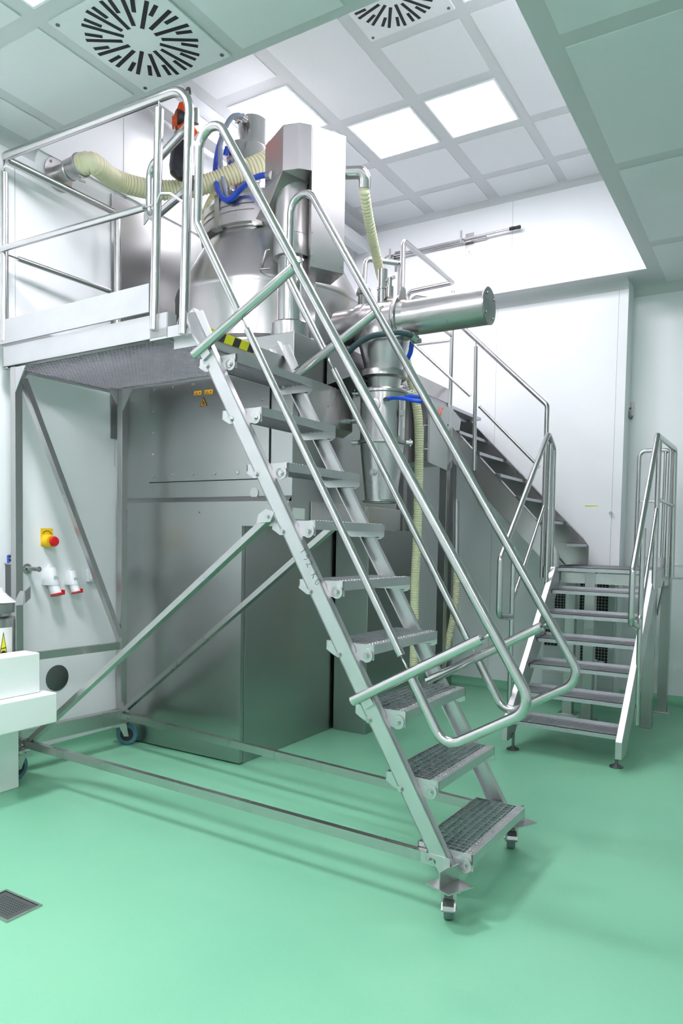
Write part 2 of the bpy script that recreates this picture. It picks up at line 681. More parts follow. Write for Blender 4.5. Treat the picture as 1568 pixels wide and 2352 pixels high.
def stringer(y0, y1):
    m = MB()
    d = Vector((-.1585, 0, .265)).normalized()
    n = Vector((.265, 0, .1585)).normalized()
    b = Vector((-.012, 0, .150)); t_ = Vector((-1.455, 0, 2.56))
    b = Vector((-.025, 0, .15)); L = (2.60 - .15) / d.z
    t_ = b + d * L
    yc = (y0 + y1) / 2
    # channel: web plus two flanges
    web_y = y0 + .003 if y0 < .3 else y1 - .003
    m.bar(b + Vector((0, web_y, 0)), t_ + Vector((0, web_y, 0)), .006, .075, n)
    for sgn in (-1, 1):
        o = n * (sgn * .0345) + Vector((0, yc, 0))
        m.bar(b + o, t_ + o, y1 - y0, .006, n)
    return m


for y0, y1 in ((-.036, -.002), (.622, .656)):
    st = lpart(stringer(y0, y1), 'stringer', M['alu'], ms)
    yo = y0 if y0 < .3 else y1
    # top end plate of the stringer by the platform
    tp = MB()
    tp.prism([(-1.50, yo, 2.60), (-1.40, yo, 2.60), (-1.33, yo, 2.47), (-1.40, yo, 2.43), (-1.47, yo, 2.50)], (0, .006 if y0 < .3 else -.006, 0))
    lpart(tp, 'end_plate', M['alu'], ms)

# handwriting on the near stringer
d_ = Vector((-.1585, 0, .265)).normalized()
n_ = Vector((.265, 0, .1585)).normalized()
GL = {'1': [[(.1, .75), (.35, 1), (.35, 0)]],
      '9': [[(.6, .75), (.35, 1), (.1, .8), (.2, .55), (.6, .7), (.55, .3), (.4, 0)]],
      '2': [[(.05, .8), (.3, 1), (.55, .8), (.4, .5), (.05, .0), (.3, .08), (.65, 0)]],
      'K': [[(.15, 1), (.15, 0)], [(.6, .95), (.15, .45), (.65, 0)]],
      'G': [[(.65, .85), (.35, 1), (.08, .7), (.08, .3), (.35, 0), (.65, .15), (.65, .45), (.4, .45)]]}
hw = MB()
pos = S0 = Vector((-.782, -.0365, 1.452)) + n_ * -.008
adv = -d_            # reading direction runs down the stringer
upv = n_
curs = 0
for ch in '192 KG':
    if ch == ' ':
        curs += .022; continue
    for stroke in GL[ch]:
        pts = [S0 + adv * (curs + .030 * x) + upv * (.034 * y) for x, y in stroke]
        hw.sweep(pts, .0011, 5, False, True)
    curs += .034
lpart(hw, 'handwriting', M['rubber'], ms, label='handwritten 192 KG on the stringer')

# treads ----------------------------------------------------------------
TD = .205     # depth


def tread_parts():
    fr = MB()
    # local origin: front top near corner; x backwards negative
    # side plates
    for y0, y1 in ((0, .004), (.616, .62)):
        fr.prism([(0.006, y0, .0), (0.006, y0, -.066), (-.195, y0, -.066), (-.240, y0, -.040), (-.240, y0, 0)], (0, y1 - y0, 0))
    fr.box(-.002, .006, 0, .62, -.040, 0)
    fr.box(-.240, -.234, 0, .62, -.032, 0)
    g = MB()
    nb = 7
    for i in range(nb):
        x = -.048 - i * (.180 / (nb - 1))
        g.box(x - .0012, x + .0012, .004, .616, -.028, -.001)
    m2 = 19
    for j in range(m2):
        y = .03 + j * (.56 / (m2 - 1))
        g.box(-.236, -.03, y - .0018, y + .0018, -.012, -.0005)
    nose = MB().box(-.034, .000, .002, .618, -.004, .001)
    for j in range(26):
        y = .016 + j * .0236
        for xx in (-.010, -.025):
            nose.cyl((xx, y, .001), (xx, y, .0035), .0052, .0035, 8)
    return fr, g, nose


def bolt_mb(p, n, r=.011, disc=0):
    p, n = Vector(p), Vector(n).normalized()
    m = MB()
    if disc:
        m.cyl(p, p + n * .003, disc, seg=20)
    m.cyl(p + n * .001, p + n * .004, r * 1.35, seg=16)
    m.cyl(p + n * .004, p + n * .011, r * .95, seg=6, smooth=False)
    return m


fr, g, nose = tread_parts()
tr0 = None
proto = {}
for k in range(9):
    x0, z0 = .055 + DX * k, .257 + DZ * k
    if k == 0:
        a = lpart(fr, 'tread', M['alu'], ms)
        lpart(g, 'grating', M['galv'], a)
        lpart(nose, 'nosing', M['alu'], a)
        for yy, nn in ((0, -1), (.62, 1)):
            # ear bracket and bolts at each end
            e = MB()
            yb = -.002 if nn < 0 else .622
            e.cyl((-.028, yb, -.047), (-.028, yb + nn * .005, -.047), .030, seg=24)
            e.box(-.078, -.028, min(yb, yb + nn * .005), max(yb, yb + nn * .005), -.070, -.024)
            ee = lpart(e, 'bracket_ear', M['alu'], a)
            lpart(bolt_mb((-.028, yb + nn * .005, -.047), (0, nn, 0)), 'bolt', M['tube'], a)
            lpart(bolt_mb((-.150, yb + nn * .034, -.050), (0, nn, 0), .010), 'bolt', M['tube'], a)
        a.location = (x0, 0, z0)
        tr0 = a
    else:
        c_ = copy_tree(tr0, ms)
        c_.location = (x0, 0, z0)

# platform deck -----------------------------------------------------------
PX0, PX1, PY1 = -3.06, -1.42, .76
dk = MB()
ZD0, ZD1 = 2.50, 2.63
dk.box(PX0, PX1 - .22, -.03, -.022, ZD0 + .01, ZD1)
dk.box(PX0, PX1 - .3, PY1 - .008, PY1, ZD0, ZD1).box(PX1 - .3, PX1, PY1 - .008, PY1, 2.44, 2.532)
dk.box(PX0, PX0 + .008, -.03, PY1, ZD0, ZD1)
dk.box(PX1 - .008, PX1, .0, PY1, 2.44, 2.532)
dk.box(PX0, PX1 - .23, -.03, .012, ZD0 + .01, ZD0 + .015)
dk.box(PX0, PX0 + .05, -.03, PY1, ZD0, ZD0 + .006)
dk.box(PX1 - .05, PX1, .0, PY1, 2.44, 2.446)
dk.box(PX1 - .23, PX1 - .222, -.03, .03, ZD0, ZD1)
dk.box(PX1 - .23, PX1, .022, .03, 2.455, 2.532)
lpart(dk, 'deck_frame', M['alu'], ms)
lpart(MB().box(PX0 - .012, PX1 - .34, -.048, -.036, ZD1 + .012, 2.785).box(PX0 - .012, PX0 - .004, -.048, PY1, ZD1 + .012, 2.785), 'toe_board', M['alu'], ms)
gr = MB()
nx, ny = 52, 27
for i in range(nx):
    x = PX0 + .02 + i * (PX1 - PX0 - .04) / (nx - 1)
    gr.box(x - .0012, x + .0012, .0, PY1 - .01, 2.516, 2.531)
for j in range(ny):
    y = .0 + j * (PY1 - .02) / (ny - 1)
    gr.box(PX0 + .01, PX1 - .01, y - .0012, y + .0012, 2.518, 2.529)
lpart(gr, 'deck_grating', M['galv'], ms)
tpm = MB().box(PX1 + .0005, PX1 + .003, .045, .41, 2.486, 2.533).box(PX1 - .05, PX1 + .003, .045, .41, 2.533, 2.536)
tape = lpart(tpm, 'hazard_tape', M['tape_yellow'], ms, label='yellow and black hazard tape')
for k in range(3):
    yk = .085 + k * .115
    st_ = MB().prism([(PX1 + .0034, yk, 2.486), (PX1 + .0034, yk + .05, 2.486), (PX1 + .0034, yk + .072, 2.533), (PX1 + .0034, yk + .022, 2.533)], (.0008, 0, 0))
    st_.prism([(PX1 + .0034, yk + .022, 2.5365), (PX1 + .0034, yk + .072, 2.5365), (PX1 - .05, yk + .097, 2.5365), (PX1 - .05, yk + .047, 2.5365)], (0, 0, .0008))
    lpart(st_, 'tape_stripe', M['rubber'], tape)

# columns, base, braces ------------------------------------------------------
for (x, y) in ((-2.97, .0), (-2.89, PY1 - .03)):
    lpart(MB().bar((x, y, .25), (x, y, 2.505), .05, .05, (0, 1, 0)), 'column', M['steel'], ms, .003)
    gz = 2.50
    gp = MB().prism([(x + .026, y - .024, gz), (x + .13, y - .024, gz), (x + .026, y - .024, gz - .15)], (0, .006, 0))
    gp.prism([(x - .024, y + (.03 if y < .3 else -.03), gz), (x - .024, y + (.1 if y < .3 else -.1), gz), (x - .024, y + (.03 if y < .3 else -.03), gz - .1)], (.006, 0, 0))
    lpart(gp, 'gusset_plate', M['alu'], ms)
lpart(MB().bar((-2.95, -.03, .235), (-2.90, PY1 + .04, .235), .06, .10, (0, 0, 1)), 'base_beam', M['steel'], ms, .004)
lpart(MB().bar((-2.95, .0, .735), (-2.89, PY1 - .05, .735), .03, .05, (0, 0, 1)), 'cross_rail', M['steel'], ms)
lpart(MB().bar((-2.95, .03, 2.44), (-2.88, PY1 - .06, .80), .035, .045, (1, 0, 0)), 'brace', M['steel'], ms)
lpart(MB().bar((-2.84, .0, .235), (-.985, -.0, 1.60), .03, .045, (0, 1, 0)), 'brace', M['steel'], ms)
lpart(MB().bar((-2.86, PY1 - .03, .28), (-1.05, .60, 1.56), .03, .045, (0, 1, 0)), 'brace', M['steel'], ms)
lpart(MB().bar((-2.90, -.02, .222), (-.13, -.02, .212), .03, .045, (0, 0, 1)), 'base_rail', M['steel'], ms)
lpart(MB().bar((-2.88, PY1 - .03, .24), (-.12, .60, .22), .03, .045, (0, 0, 1)), 'base_rail', M['steel'], ms)
jp = MB().box(-.15, -.02, -.040, -.036, .19, .235)
lpart(jp, 'joint_plate', M['alu'], ms)
for p in ((-.115, -.040, .213), (-2.86, -.037, .215), (-2.86, -.037, .25), (-.975, -.037, 1.60)):
    lpart(bolt_mb(p, (0, -1, 0), .009), 'bolt', M['tube'], ms)
for p in ((-2.80, PY1 - .05, .24), (-2.80, PY1 - .05, .29), (-1.03, .60, 1.575)):
    lpart(bolt_mb(p, (0, -1, 0), .009), 'bolt', M['tube'], ms)
lpart(MB().prism([(-1.04, -.038, 1.57), (-.96, -.038, 1.575), (-.935, -.038, 1.62), (-.985, -.038, 1.635), (-1.03, -.038, 1.61)], (0, .004, 0)), 'brace_lug', M['alu'], ms)


def tube_r(pts, r, name, fil=.06, closed=False, parent=ms):
    return lpart(MB().tube(pts, r, fil, closed, 18), name, M['tube'], parent)


# stair handrails: closed loops in the planes beside the stringers
for yy, dx, dz in ((-.03, 0, 0), (.65, .035, -.03)):
    P0, P1, P2, P3 = (-1.44 + dx, yy, 3.02 + dz * 2.0), (-1.425 + dx, yy, 3.655 + dz * 1.4), (.300, yy, .885), (-.060, yy, .675)
    kn = Vector(P0) - Vector(P3)

    def onk(t): return Vector(P3) + kn * t
    gap = [(.165, .172), (.785, .792)]
    # main loop from the middle of the knee line upwards and round to its foot
    so_lo = .135 if yy < .3 else .135
    pts = [onk(.80), P0, P1, P2, P3, onk(.115)]
    lpart(MB().tube(pts, .021, [0, .05, .085, .085, .075, 0], False, 18), 'handrail', M['tube'], ms)
    lpart(MB().tube([onk(.150), onk(.765)], .0175, 0, False, 18), 'knee_rail', M['tube'], ms)
    lpart(MB().cyl(onk(.11), onk(.155), .005, seg=8).cyl(onk(.76), onk(.81), .005, seg=8), 'pin', M['tube'], ms)
    # stand-off tubes
    for (a, b) in (((-1.435, 2.385), (-.85, 2.705)), ((-.485, .812), (.085, 1.128))):
        a = Vector((a[0] + dx * .5, yy + (-.022 if yy < .3 else -.022), a[1] + dz * .7)); b = Vector((b[0] + dx * .5, yy, b[1] + dz * .5))
        lpart(MB().cyl(a, b, .0225, seg=20), 'stand_off', M['tube'], ms)
        u = (b - a).normalized()
        lpart(MB().cyl(b - u * .01, b + u * .055, .006, seg=8), 'pin', M['tube'], ms)
        cl_ = MB().bar(a + u * .05 + Vector((0, .01, -.035)), a + u * .10 + Vector((0, .01, -.03)), .02, .05, (0, 0, 1))
        lpart(cl_, 'clamp', M['alu'], ms)

# platform guard rails
GY = -.035
ZT = 3.715
lpart(MB().tube([(-1.525, GY, 2.50), (-1.49, GY, ZT - .03), (-3.05, GY, ZT + .035), (-2.985, PY1, ZT + .0), (-2.975, PY1, 2.66)], .0235, [0, .13, .045, .045, 0], False, 20), 'guard_rail', M['tube'], ms)
lpart(MB().cyl((-1.735, GY, 2.55), (-1.705, GY, 3.635), .0225), 'guard_post', M['tube'], ms)
lpart(MB().cyl((-1.705, GY, 3.63), (-1.703, GY, ZT), .006, seg=8), 'pin', M['tube'], ms)
lpart(MB().cyl((-3.03, GY, 2.66), (-3.03, GY, 3.655), .0225), 'guard_post', M['tube'], ms)
lpart(MB().cyl((-3.03, GY, 3.65), (-3.03, GY, ZT + .02), .006, seg=8), 'pin', M['tube'], ms)
lpart(MB().cyl((-3.06, GY - .02, 3.20), (-1.785, GY - .02, 3.165), .0175), 'mid_rail', M['tube'], ms)
lpart(MB().tube([(-3.06, GY - .02, 3.20), (-3.075, GY - .01, 3.19), (-3.04, GY + .02, 3.185)], .006, .01, False, 8).tube([(-1.79, GY - .02, 3.165), (-1.72, GY - .02, 3.163)], .006, 0, False, 8), 'pin', M['tube'], ms)
lpart(MB().cyl((-3.03, .05, 3.18), (-2.985, PY1 - .06, 3.17), .0165).cyl((-3.03, GY, 3.18), (-3.03, .06, 3.18), .006, seg=8), 'mid_rail', M['tube'], ms)
lpart(MB().tube([(-1.715, GY - .01, 3.16), (-1.66, GY - .03, 3.20), (-1.60, GY - .02, 3.19), (-1.51, GY, 3.125)], .007, .02, False, 8), 'latch_wire', M['tube'], ms)
lpart(MB().box(-1.77, -1.44, -.030, .03, 2.50, 2.555), 'post_foot', M['alu'], ms)

# swung-in gate, hinged on the end post
gt = MB()
gd = Vector((-.955, .30, 0)).normalized()
gh = Vector((-1.50, .01, 0))


def gp_(l, z): return gh + gd * l + Vector((0, 0, z))


gt.tube([gp_(0, 3.555), gp_(.52, 3.51), gp_(.52, 3.225), gp_(0, 3.245)], .021, [0, .07, .07, 0], False, 18)
gate = lpart(gt, 'gate', M['tube'], ms)
lpart(MB().prism([gp_(.52, 3.33), gp_(.52, 3.25), gp_(.60, 3.23), gp_(.60, 3.29)], (.004, .004, 0)), 'stop_plate', M['alu'], gate)
for zz in (3.52, 3.20):
    lpart(MB().cyl((-1.485, .0, zz), (-1.485, .0, zz + .07), .014), 'hinge', M['steel'], gate)


# casters
def caster(x, y, r, zt, turn, blue=True, name='caster'):
    M4 = Matrix.Translation((x, y, 0)) @ Matrix.Rotation(turn, 4, 'Z')
    off = -.03

    def tf(mb):
        mb.v = [M4 @ v for v in mb.v]
        return mb
    plate = MB().box(-.05, .05, -.045, .045, zt - .006, zt).cyl((0, 0, zt - .03), (0, 0, zt - .006), .028)
    for sy in (-1, 1):
        plate.prism([(-.03, sy * .024, zt - .03), (.03, sy * .024, zt - .03), (off + .016, sy * .024, r - .012), (off - .016, sy * .024, r - .012)], (0, sy * .003, 0))
    plate.box(-.03, .03, -.027, .027, zt - .034, zt - .028)
    plate.cyl((off, -.032, r), (off, .032, r), .006, seg=10)
    p = lpart(tf(plate), name, M['steel'], ms)
    wh = MB().lathe([(r * .62, -.018), (r * .92, -.019), (r, -.012), (r, .012), (r * .92, .019), (r * .62, .018)], (off, 0, r), (0, 1, 0), 36)
    lpart(tf(wh), 'tyre', M['blue_rubber'] if blue else M['teal_grey'], p)
    hb = MB().lathe([(.001, -.016), (r * .64, -.016), (r * .64, .016), (.001, .016)], (off, 0, r), (0, 1, 0), 30)
    lpart(tf(hb), 'wheel_hub', M['rubber'] if blue else M['teal_grey'], p)
    bk = MB().prism([(.02, -.022, zt - .035), (.075, -.022, zt - .05), (.08, -.022, zt - .065), (.015, -.022, zt - .055)], (0, .044, 0))
    if not blue:
        bk.box(.004, .034, -.030, .030, zt - .062, zt - .006).prism([(.034, -.027, zt - .055), (.052, -.027, zt - .078), (.048, -.027, zt - .086), (.030, -.027, zt - .066)], (0, .054, 0))
    lpart(tf(bk), 'brake_pedal', M['steel'], p)
    if not blue:
        lpart(tf(MB().box(.0335, .0348, -.017, .017, zt - .050, zt - .020)), 'brake_slot', M['dark_steel'], p)


caster(-2.90, -.03, .078, .185, math.radians(100))
caster(-2.975, PY1 + .055, .076, .185, math.radians(-145))
caster(-.005, -.075, .046, .150, math.radians(-68), False)
caster(-.03, .70, .046, .150, math.radians(-68), False)
for y in (-.075, .70):
    cp = MB()
    cp.prism([(-.085, y - .05, .150), (.03, y - .085, .150), (.085, y + .03, .150), (-.03, y + .065, .150)], (0, 0, .006))
    cp.bar((-.02, y - .06, .185), (-.02 + .03, y + .05, .185), .005, .07, (0, 0, 1))
    lpart(cp, 'caster_plate', M['steel'], ms)


# ------------------------------------------------------------------ steel mixing machine
mc = thing('mixing_machine', 'large stainless steel mixing machine with conical bowl and discharge pipe behind the rolling stair', 'machine', (-3.4, 4.3, 0))
BX0, BX1, BY0, BY1, BZ = -4.205, -2.655, 3.65, 5.05, 2.785
LX1 = -3.03
part(MB().box(BX0, LX1, BY0 + .01, BY1 + .05, 0.0, 1.60), 'lower_body', M['steel_sheet'], mc, .004)
part(MB().box(BX0 + .02, BX1, BY0, BY1, 1.585, BZ), 'upper_body', M['steel_sheet'], mc, .004)
# front skirt panel with a lip and a cut corner
fp = MB().prism([(BX0 + .0, 3.615, .012), (LX1 + .004, 3.615, .012), (LX1 + .004, 3.615, 1.577), (BX1, 3.615, 1.577), (BX1, 3.615, 1.735), (BX0, 3.615, 1.735)], (0, .034, 0))
fp.prism([(BX0, 3.615, 1.735), (BX1, 3.615, 1.735), (BX1, 3.649, 1.770), (BX0, 3.649, 1.770)], (0, 0, .0005))
part(fp, 'skirt_panel', M['steel_sheet'], mc, .002)
part(MB().cyl((-3.395, 3.6145, 1.665), (-3.395, 3.613, 1.665), .006, seg=12), 'peg_hole', M['dark_steel'], mc)
# circular tab above the skirt
tb = at(584, 1130, Y=3.648)
part(MB().cyl((tb.x, 3.649, tb.z - .005), (tb.x, 3.644, tb.z - .005), .034, seg=28), 'cover_disc', M['steel'], mc)
# right flank tray end
part(MB().box(BX1, BX1 + .012, BY0 + .2, BY1 + .06, 1.582, 1.745).box(LX1 + .01, BX1, BY1 + .001, BY1 + .06, 1.585, 1.745), 'flank_tray', M['steel'], mc, .003)
part(MB().box(LX1 + .02, BX1 - .06, BY1 - .32, BY1 + .42, 0, 1.58), 'rear_leg_panel', M['steel_sheet'], mc, .003)
lb = at(686, 1180, X=BX1)
part(MB().box(BX1, BX1 + .004, lb.y - .07, lb.y + .06, lb.z - .035, lb.z + .035), 'rating_plate', M['paper'], mc)

# service door in the upper body
dl, dr, db = at(342, 1108, Y=3.64), at(617, 1100, Y=3.64), at(342, 1108, Y=3.64).z
dz1 = 2.60
part(MB().box(dl.x - .004, dr.x + .004, 3.6445, 3.6495, db - .004, dz1 + .004), 'door_gap', M['black'], mc)
door = part(MB().box(dl.x, dr.x, 3.637, 3.6485, db, dz1), 'service_door', M['steel_sheet'], mc, .002)


def screw(px, py, Y=3.637, r=.0125):
    p = at(px, py, Y=Y)
    m = MB().cyl(p, p + Vector((0, -.005, 0)), r, r * .8, 20).cyl(p + Vector((0, -.005, 0)), p + Vector((0, -.0055, 0)), r * .42, seg=6)
    o = part(m, 'screw', M['tube'], door)


for q in ((352, 896), (352, 946), (352, 995), (352, 1044), (352, 1093), (396, 1090), (443, 1088), (493, 1087), (546, 1085), (395, 890), (443, 883), (493, 876), (602, 917), (600, 1082)):
    screw(*q)
sg = 0
for (x0, y0, x1, y1) in ((446, 897, 463, 909), (470, 894, 489, 907)):
    a, b = at(x0, y1, Y=3.636), at(x1, y0, Y=3.636)
    lab = part(MB().box(a.x, b.x, 3.6345, 3.6365, a.z, b.z), 'warning_label', M['sticker'], door, label='orange rectangular warning label')
    w_, h_ = b.x - a.x, b.z - a.z
    t0 = Vector((a.x + w_ * .10, 3.6344, a.z + h_ * .15))
    sym = MB()
    for (p, q) in ((Vector((0, 0, 0)), Vector((.4 * w_, 0, 0))), (Vector((0, 0, 0)), Vector((.2 * w_, 0, h_ * .6))), (Vector((.4 * w_, 0, 0)), Vector((.2 * w_, 0, h_ * .6)))):
        sym.bar(t0 + p, t0 + q, .001, .0022, (0, 0, 1) if p.z != q.z else (0, 0, 1))
    sym.box(t0.x + .19 * w_, t0.x + .22 * w_, 3.6338, 3.6344, t0.z + .1 * h_, t0.z + .35 * h_)
    cxx = a.x + w_ * .74
    sym.cyl((cxx, 3.6344, a.z + h_ * .5), (cxx, 3.6338, a.z + h_ * .5), h_ * .17, seg=10)
    part(sym, 'warning_symbol', M['rubber'], door)
a = at(467.5, 923, Y=3.636)
tri = [(a.x - .030, 3.6365, a.z - .028), (a.x + .030, 3.6365, a.z - .028), (a.x, 3.6365, a.z + .028)]
part(MB().prism(tri, (0, -.002, 0)), 'warning_triangle', M['sticker'], door, label='small orange warning triangle')
sy = MB()
for i in range(3):
    p, q = Vector(tri[i]), Vector(tri[(i + 1) % 3])
    p.y = q.y = 3.634
    sy.bar(p, q, .001, .004, (0, 1, 0))
sy.bar((a.x - .006, 3.634, a.z - .02), (a.x - .004, 3.634, a.z + .006), .006, .001, (0, 1, 0)).bar((a.x + .007, 3.634, a.z - .02), (a.x + .004, 3.634, a.z), .006, .001, (0, 1, 0))
part(sy, 'warning_symbol', M['rubber'], door)

# drive box on the right flank
a0 = at(710, 871, Y=BY0 + .06)
dbx = MB().prism([(BX1 + .001, BY0 + .06, 2.20), (a0.x, BY0 + .06, 2.24), (a0.x, BY0 + .06, 2.50), (BX1 + .001, BY0 + .06, 2.50)], (0, .53, 0))
kb = at(797, 968, X=a0.x)
part(dbx, 'drive_box', M['steel'], mc, .004)
part(MB().lathe([(.0, 0), (.022, 0), (.022, .02), (.014, .022), (.014, .05), (.019, .052), (.019, .085), (.0, .086)], (a0.x - .002, kb.y, kb.z), (1, 0, 0), 20), 'sight_knob', M['tube'], mc)

# bowl
VC = Vector((-3.43, 4.40, 0))
bz0 = BZ - .01
bowl = MB().lathe([(.60, bz0 - .02), (.735, bz0 + .03), (.745, bz0 + .05), (.735, bz0 + .06), (.70, bz0 + .09), (.70, 3.22)], VC, seg=72)
part(bowl, 'bowl', M['steel'], mc)
cone = MB().lathe([(.70, 3.215), (.703, 3.235), (.698, 3.26), (.475, 3.67), (.470, 3.70)], VC, seg=72)
part(cone, 'bowl_cone', M['steel'], mc)
ring = MB().lathe([(.465, 3.665), (.50, 3.668), (.515, 3.68), (.515, 3.745), (.508, 3.749), (.508, 3.757), (.515, 3.761), (.515, 3.785), (.505, 3.79), (.505, 3.80), (.515, 3.805), (.515, 3.85), (.50, 3.87), (.48, 3.89)], VC, seg=72)
part(ring, 'clamp_ring', M['steel'], mc)
lid = MB().lathe([(.48, 3.88), (.47, 3.92), (.40, 3.955), (.2, 3.975), (.001, 3.98)], VC, seg=72)
part(lid, 'lid', M['steel'], mc)
for ang in (-98, -62, -160):
    t_ = math.radians(ang)
    d = Vector((math.cos(t_), math.sin(t_), 0))
    cm = MB().bar(VC + d * .515 + Vector((0, 0, 3.655)), VC + d * .515 + Vector((0, 0, 3.89)), .05, .03, d)
    cm.bar(VC + d * .50 + Vector((0, 0, 3.655)), VC + d * .56 + Vector((0, 0, 3.655)), .07, .012, (0, 0, 1))
    part(cm, 'lid_clamp', M['steel'], mc)
# handle plate on the cone
hp = at(632, 600, Y=3.93)
part(MB().tube([(hp.x - .03, 3.90, hp.z + .07), (hp.x - .03, 3.86, hp.z + .05), (hp.x - .03, 3.80, hp.z - .09), (hp.x + .06, 3.80, hp.z - .10)], .007, .02, False, 8), 'bowl_handle', M['tube'], mc)
# curved pipe arcs beside the bowl on the left
pa = at(425, 735, Y=3.72)
for r_ in (.05, .075):
    pts = [pa + Vector((-r_ * math.cos(t), 0, r_ * math.sin(t) * 1.35 - .05)) for t in [i * PI / 20 for i in range(11)]]
    part(MB().sweep([pa + Vector((-r_, 0, -.13))] + pts, .007, 10), 'side_pipe', M['tube'], mc)

# lifting column
pc = Vector((-2.805, 3.82, 0))
part(MB().lathe([(.001, BZ), (.128, BZ), (.130, BZ + .02), (.130, BZ + .095), (.122, BZ + .105), (.09, BZ + .107)], pc, seg=40), 'column_base', M['steel'], mc)
part(MB().lathe([(.092, BZ + .10), (.092, 3.55)], pc, seg=40).box(pc.x + .04, pc.x + .105, pc.y - .03, pc.y + .12, BZ + .1, 3.5), 'column', M['tube'], mc)
part(MB().lathe([(.092, 3.30), (.118, 3.302), (.122, 3.31), (.122, 3.43), (.118, 3.435)], pc, seg=40), 'column_collar', M['steel'], mc)
part(MB().lathe([(.116, 3.43), (.116, 3.75)], pc, seg=40).box(pc.x + .02, pc.x + .11, pc.y - .02, pc.y + .12, 3.45, 3.75), 'column_sleeve', M['steel'], mc)

# housing on the column: arm part and tall part
KH = .92


def hz_(z): return H + (z - H) * KH


A_, B_, C_, D_, E_, F_, G_, G2 = [Vector((x * KH, y * KH, 0)) for x, y in ((-2.97, 3.925), (-2.86, 3.955), (-2.80, 4.02), (-2.675, 4.245), (-2.87, 4.38), (-2.975, 4.22), (-3.235, 4.07), (-3.16, 4.34))]


def up_(p, z): return Vector((p.x, p.y, z))


ZB_, ZT_, ZF_ = hz_(3.95), hz_(4.25), hz_(3.325)
arm = MB().prism([up_(p, ZB_) for p in (A_, B_, C_, F_, G2, G_)], (0, 0, ZT_ - ZB_))
part(arm, 'lift_head', M['steel'], mc, .003)
low = MB().prism([up_(A_, ZB_), up_(G_, ZB_), up_(G_, ZB_ - .09) + Vector((-.05, .03, 0)), up_(G_, ZB_ - .14) + Vector((-.12, .06, 0)), up_(G_, ZB_ - .17) + Vector((-.02, .02, 0))], (.06, .20, 0))
part(low, 'lid_arm', M['steel'], mc, .003)
tall = MB().prism([up_(p, ZF_) for p in (C_, D_, E_, F_)], (0, 0, ZT_ - ZF_))
part(tall, 'lift_housing', M['steel'], mc, .003)
fd = (D_ - C_).normalized(); fn = Vector((fd.y, -fd.x, 0))
for t_, z in ((.03, 3.40), (.93, 3.37), (.03, 3.55), (.03, 3.75), (.10, 3.37)):
    p = up_(C_ + (D_ - C_) * t_, hz_(z))
    part(MB().cyl(p, p + fn * .006, .007, .005, 12), 'screw', M['tube'], mc)

# filter cylinder on the lid
fc_ = Vector((-3.60, 4.32, 0))
part(MB().lathe([(.155, 3.90), (.155, 4.12), (.165, 4.13), (.165, 4.15), (.155, 4.16), (.155, 4.41), (.148, 4.43), (.001, 4.44)], fc_, seg=44).lathe([(.115, 4.425), (.112, 4.44), (.112, 4.63), (.108, 4.636), (.001, 4.64)], fc_ + Vector((.035, .02, 0)), seg=44), 'filter_housing', M['tube'], mc)
for px, py, r_ in ((548, 275, .03), (560, 273, .032)):
    p = at(px, py, Y=4.19)
    part(MB().lathe([(.03, 0), (.034, .006), (.034, .018), (.024, .024), (.024, .05), (.0, .051)], p, (-.3, -1, 0), 20), 'hose_nipple', M['tube'], mc)
# pneumatic valve on its side
vp = at(525, 372, Y=4.18)
part(MB().cyl(vp, vp + Vector((.06, .02, .03)), .03, seg=20).cyl(vp + Vector((.06, .02, .03)), vp + Vector((.10, .06, .04)), .018, seg=16).box(vp.x + .01, vp.x + .06, vp.y - .02, vp.y + .02, vp.z - .07, vp.z), 'air_valve', M['tube'], mc)
vq = at(517, 358, Y=4.16)
part(MB().cyl(vq, vq + Vector((.02, .0, .06)), .018, seg=14), 'valve_cap', M['blue'], mc)
lk = at(545, 452, Y=3.98)
part(MB().cyl(lk + Vector((-.05, 0, -.06)), lk + Vector((.09, 0, .05)), .018, seg=16), 'lid_damper', M['dark_hose'], mc)
lk2 = at(533, 456, Y=3.96)
part(MB().box(lk2.x - .03, lk2.x + .02, lk2.y - .02, lk2.y, lk2.z - .04, lk2.z + .05), 'clamp_block', M['steel'], mc)
pl_ = [(lk2.x - .024, lk2.y - .0225, lk2.z), (lk2.x + .012, lk2.y - .0225, lk2.z), (lk2.x - .006, lk2.y - .0225, lk2.z + .036)]
part(MB().prism(pl_, (0, .0015, 0)), 'warning_triangle', M['sticker'], mc)
for px, py in ((566, 455), (568, 462)):
    p = at(px, py, Y=3.97)
    part(MB().cyl(p, p + Vector((.05, .02, .012)), .014, seg=14), 'blue_connector', M['blue'], mc)

# discharge elbow, pipe and valve
OY_ = 4.32
oc = at(868, 725, Y=OY_)
pe = at(1112, 702, Y=OY_)
PZ = 2.978
OXC = -2.45
part(MB().lathe([(.125, -.30), (.125, -.10), (.150, -.095), (.150, -.06), (.128, -.055)], (OXC, OY_, PZ - .005), (1, .0, 0), 44), 'inlet_collar', M['steel'], mc)
th = MB()
prof = []
for i in range(13):
    t = i / 12
    prof.append((.15 * math.sqrt(max(0, 1 - (1 - t) ** 2 * .0)) if 0 else .15, 0))
th.sweep(fillet([(OXC - .12, OY_, PZ - .01), (OXC + .03, OY_, PZ - .01), (OXC + .06, OY_, 2.74)], .12, False, 14), .145, 40, rf=lambda i: .145)
th.lathe([(.142, -.20), (.142, .10)], (OXC + .08, OY_, PZ - .008), (1, 0, 0), 44)
part(th, 'discharge_elbow', M['steel'], mc)
part(MB().lathe([(.147, 2.98), (.168, 2.92), (.176, 2.86), (.165, 2.80), (.135, 2.69), (.128, 2.65), (.128, 2.64)], (OXC + .06, OY_, 0), (0, 0, 1), 44), 'discharge_cone', M['steel'], mc)
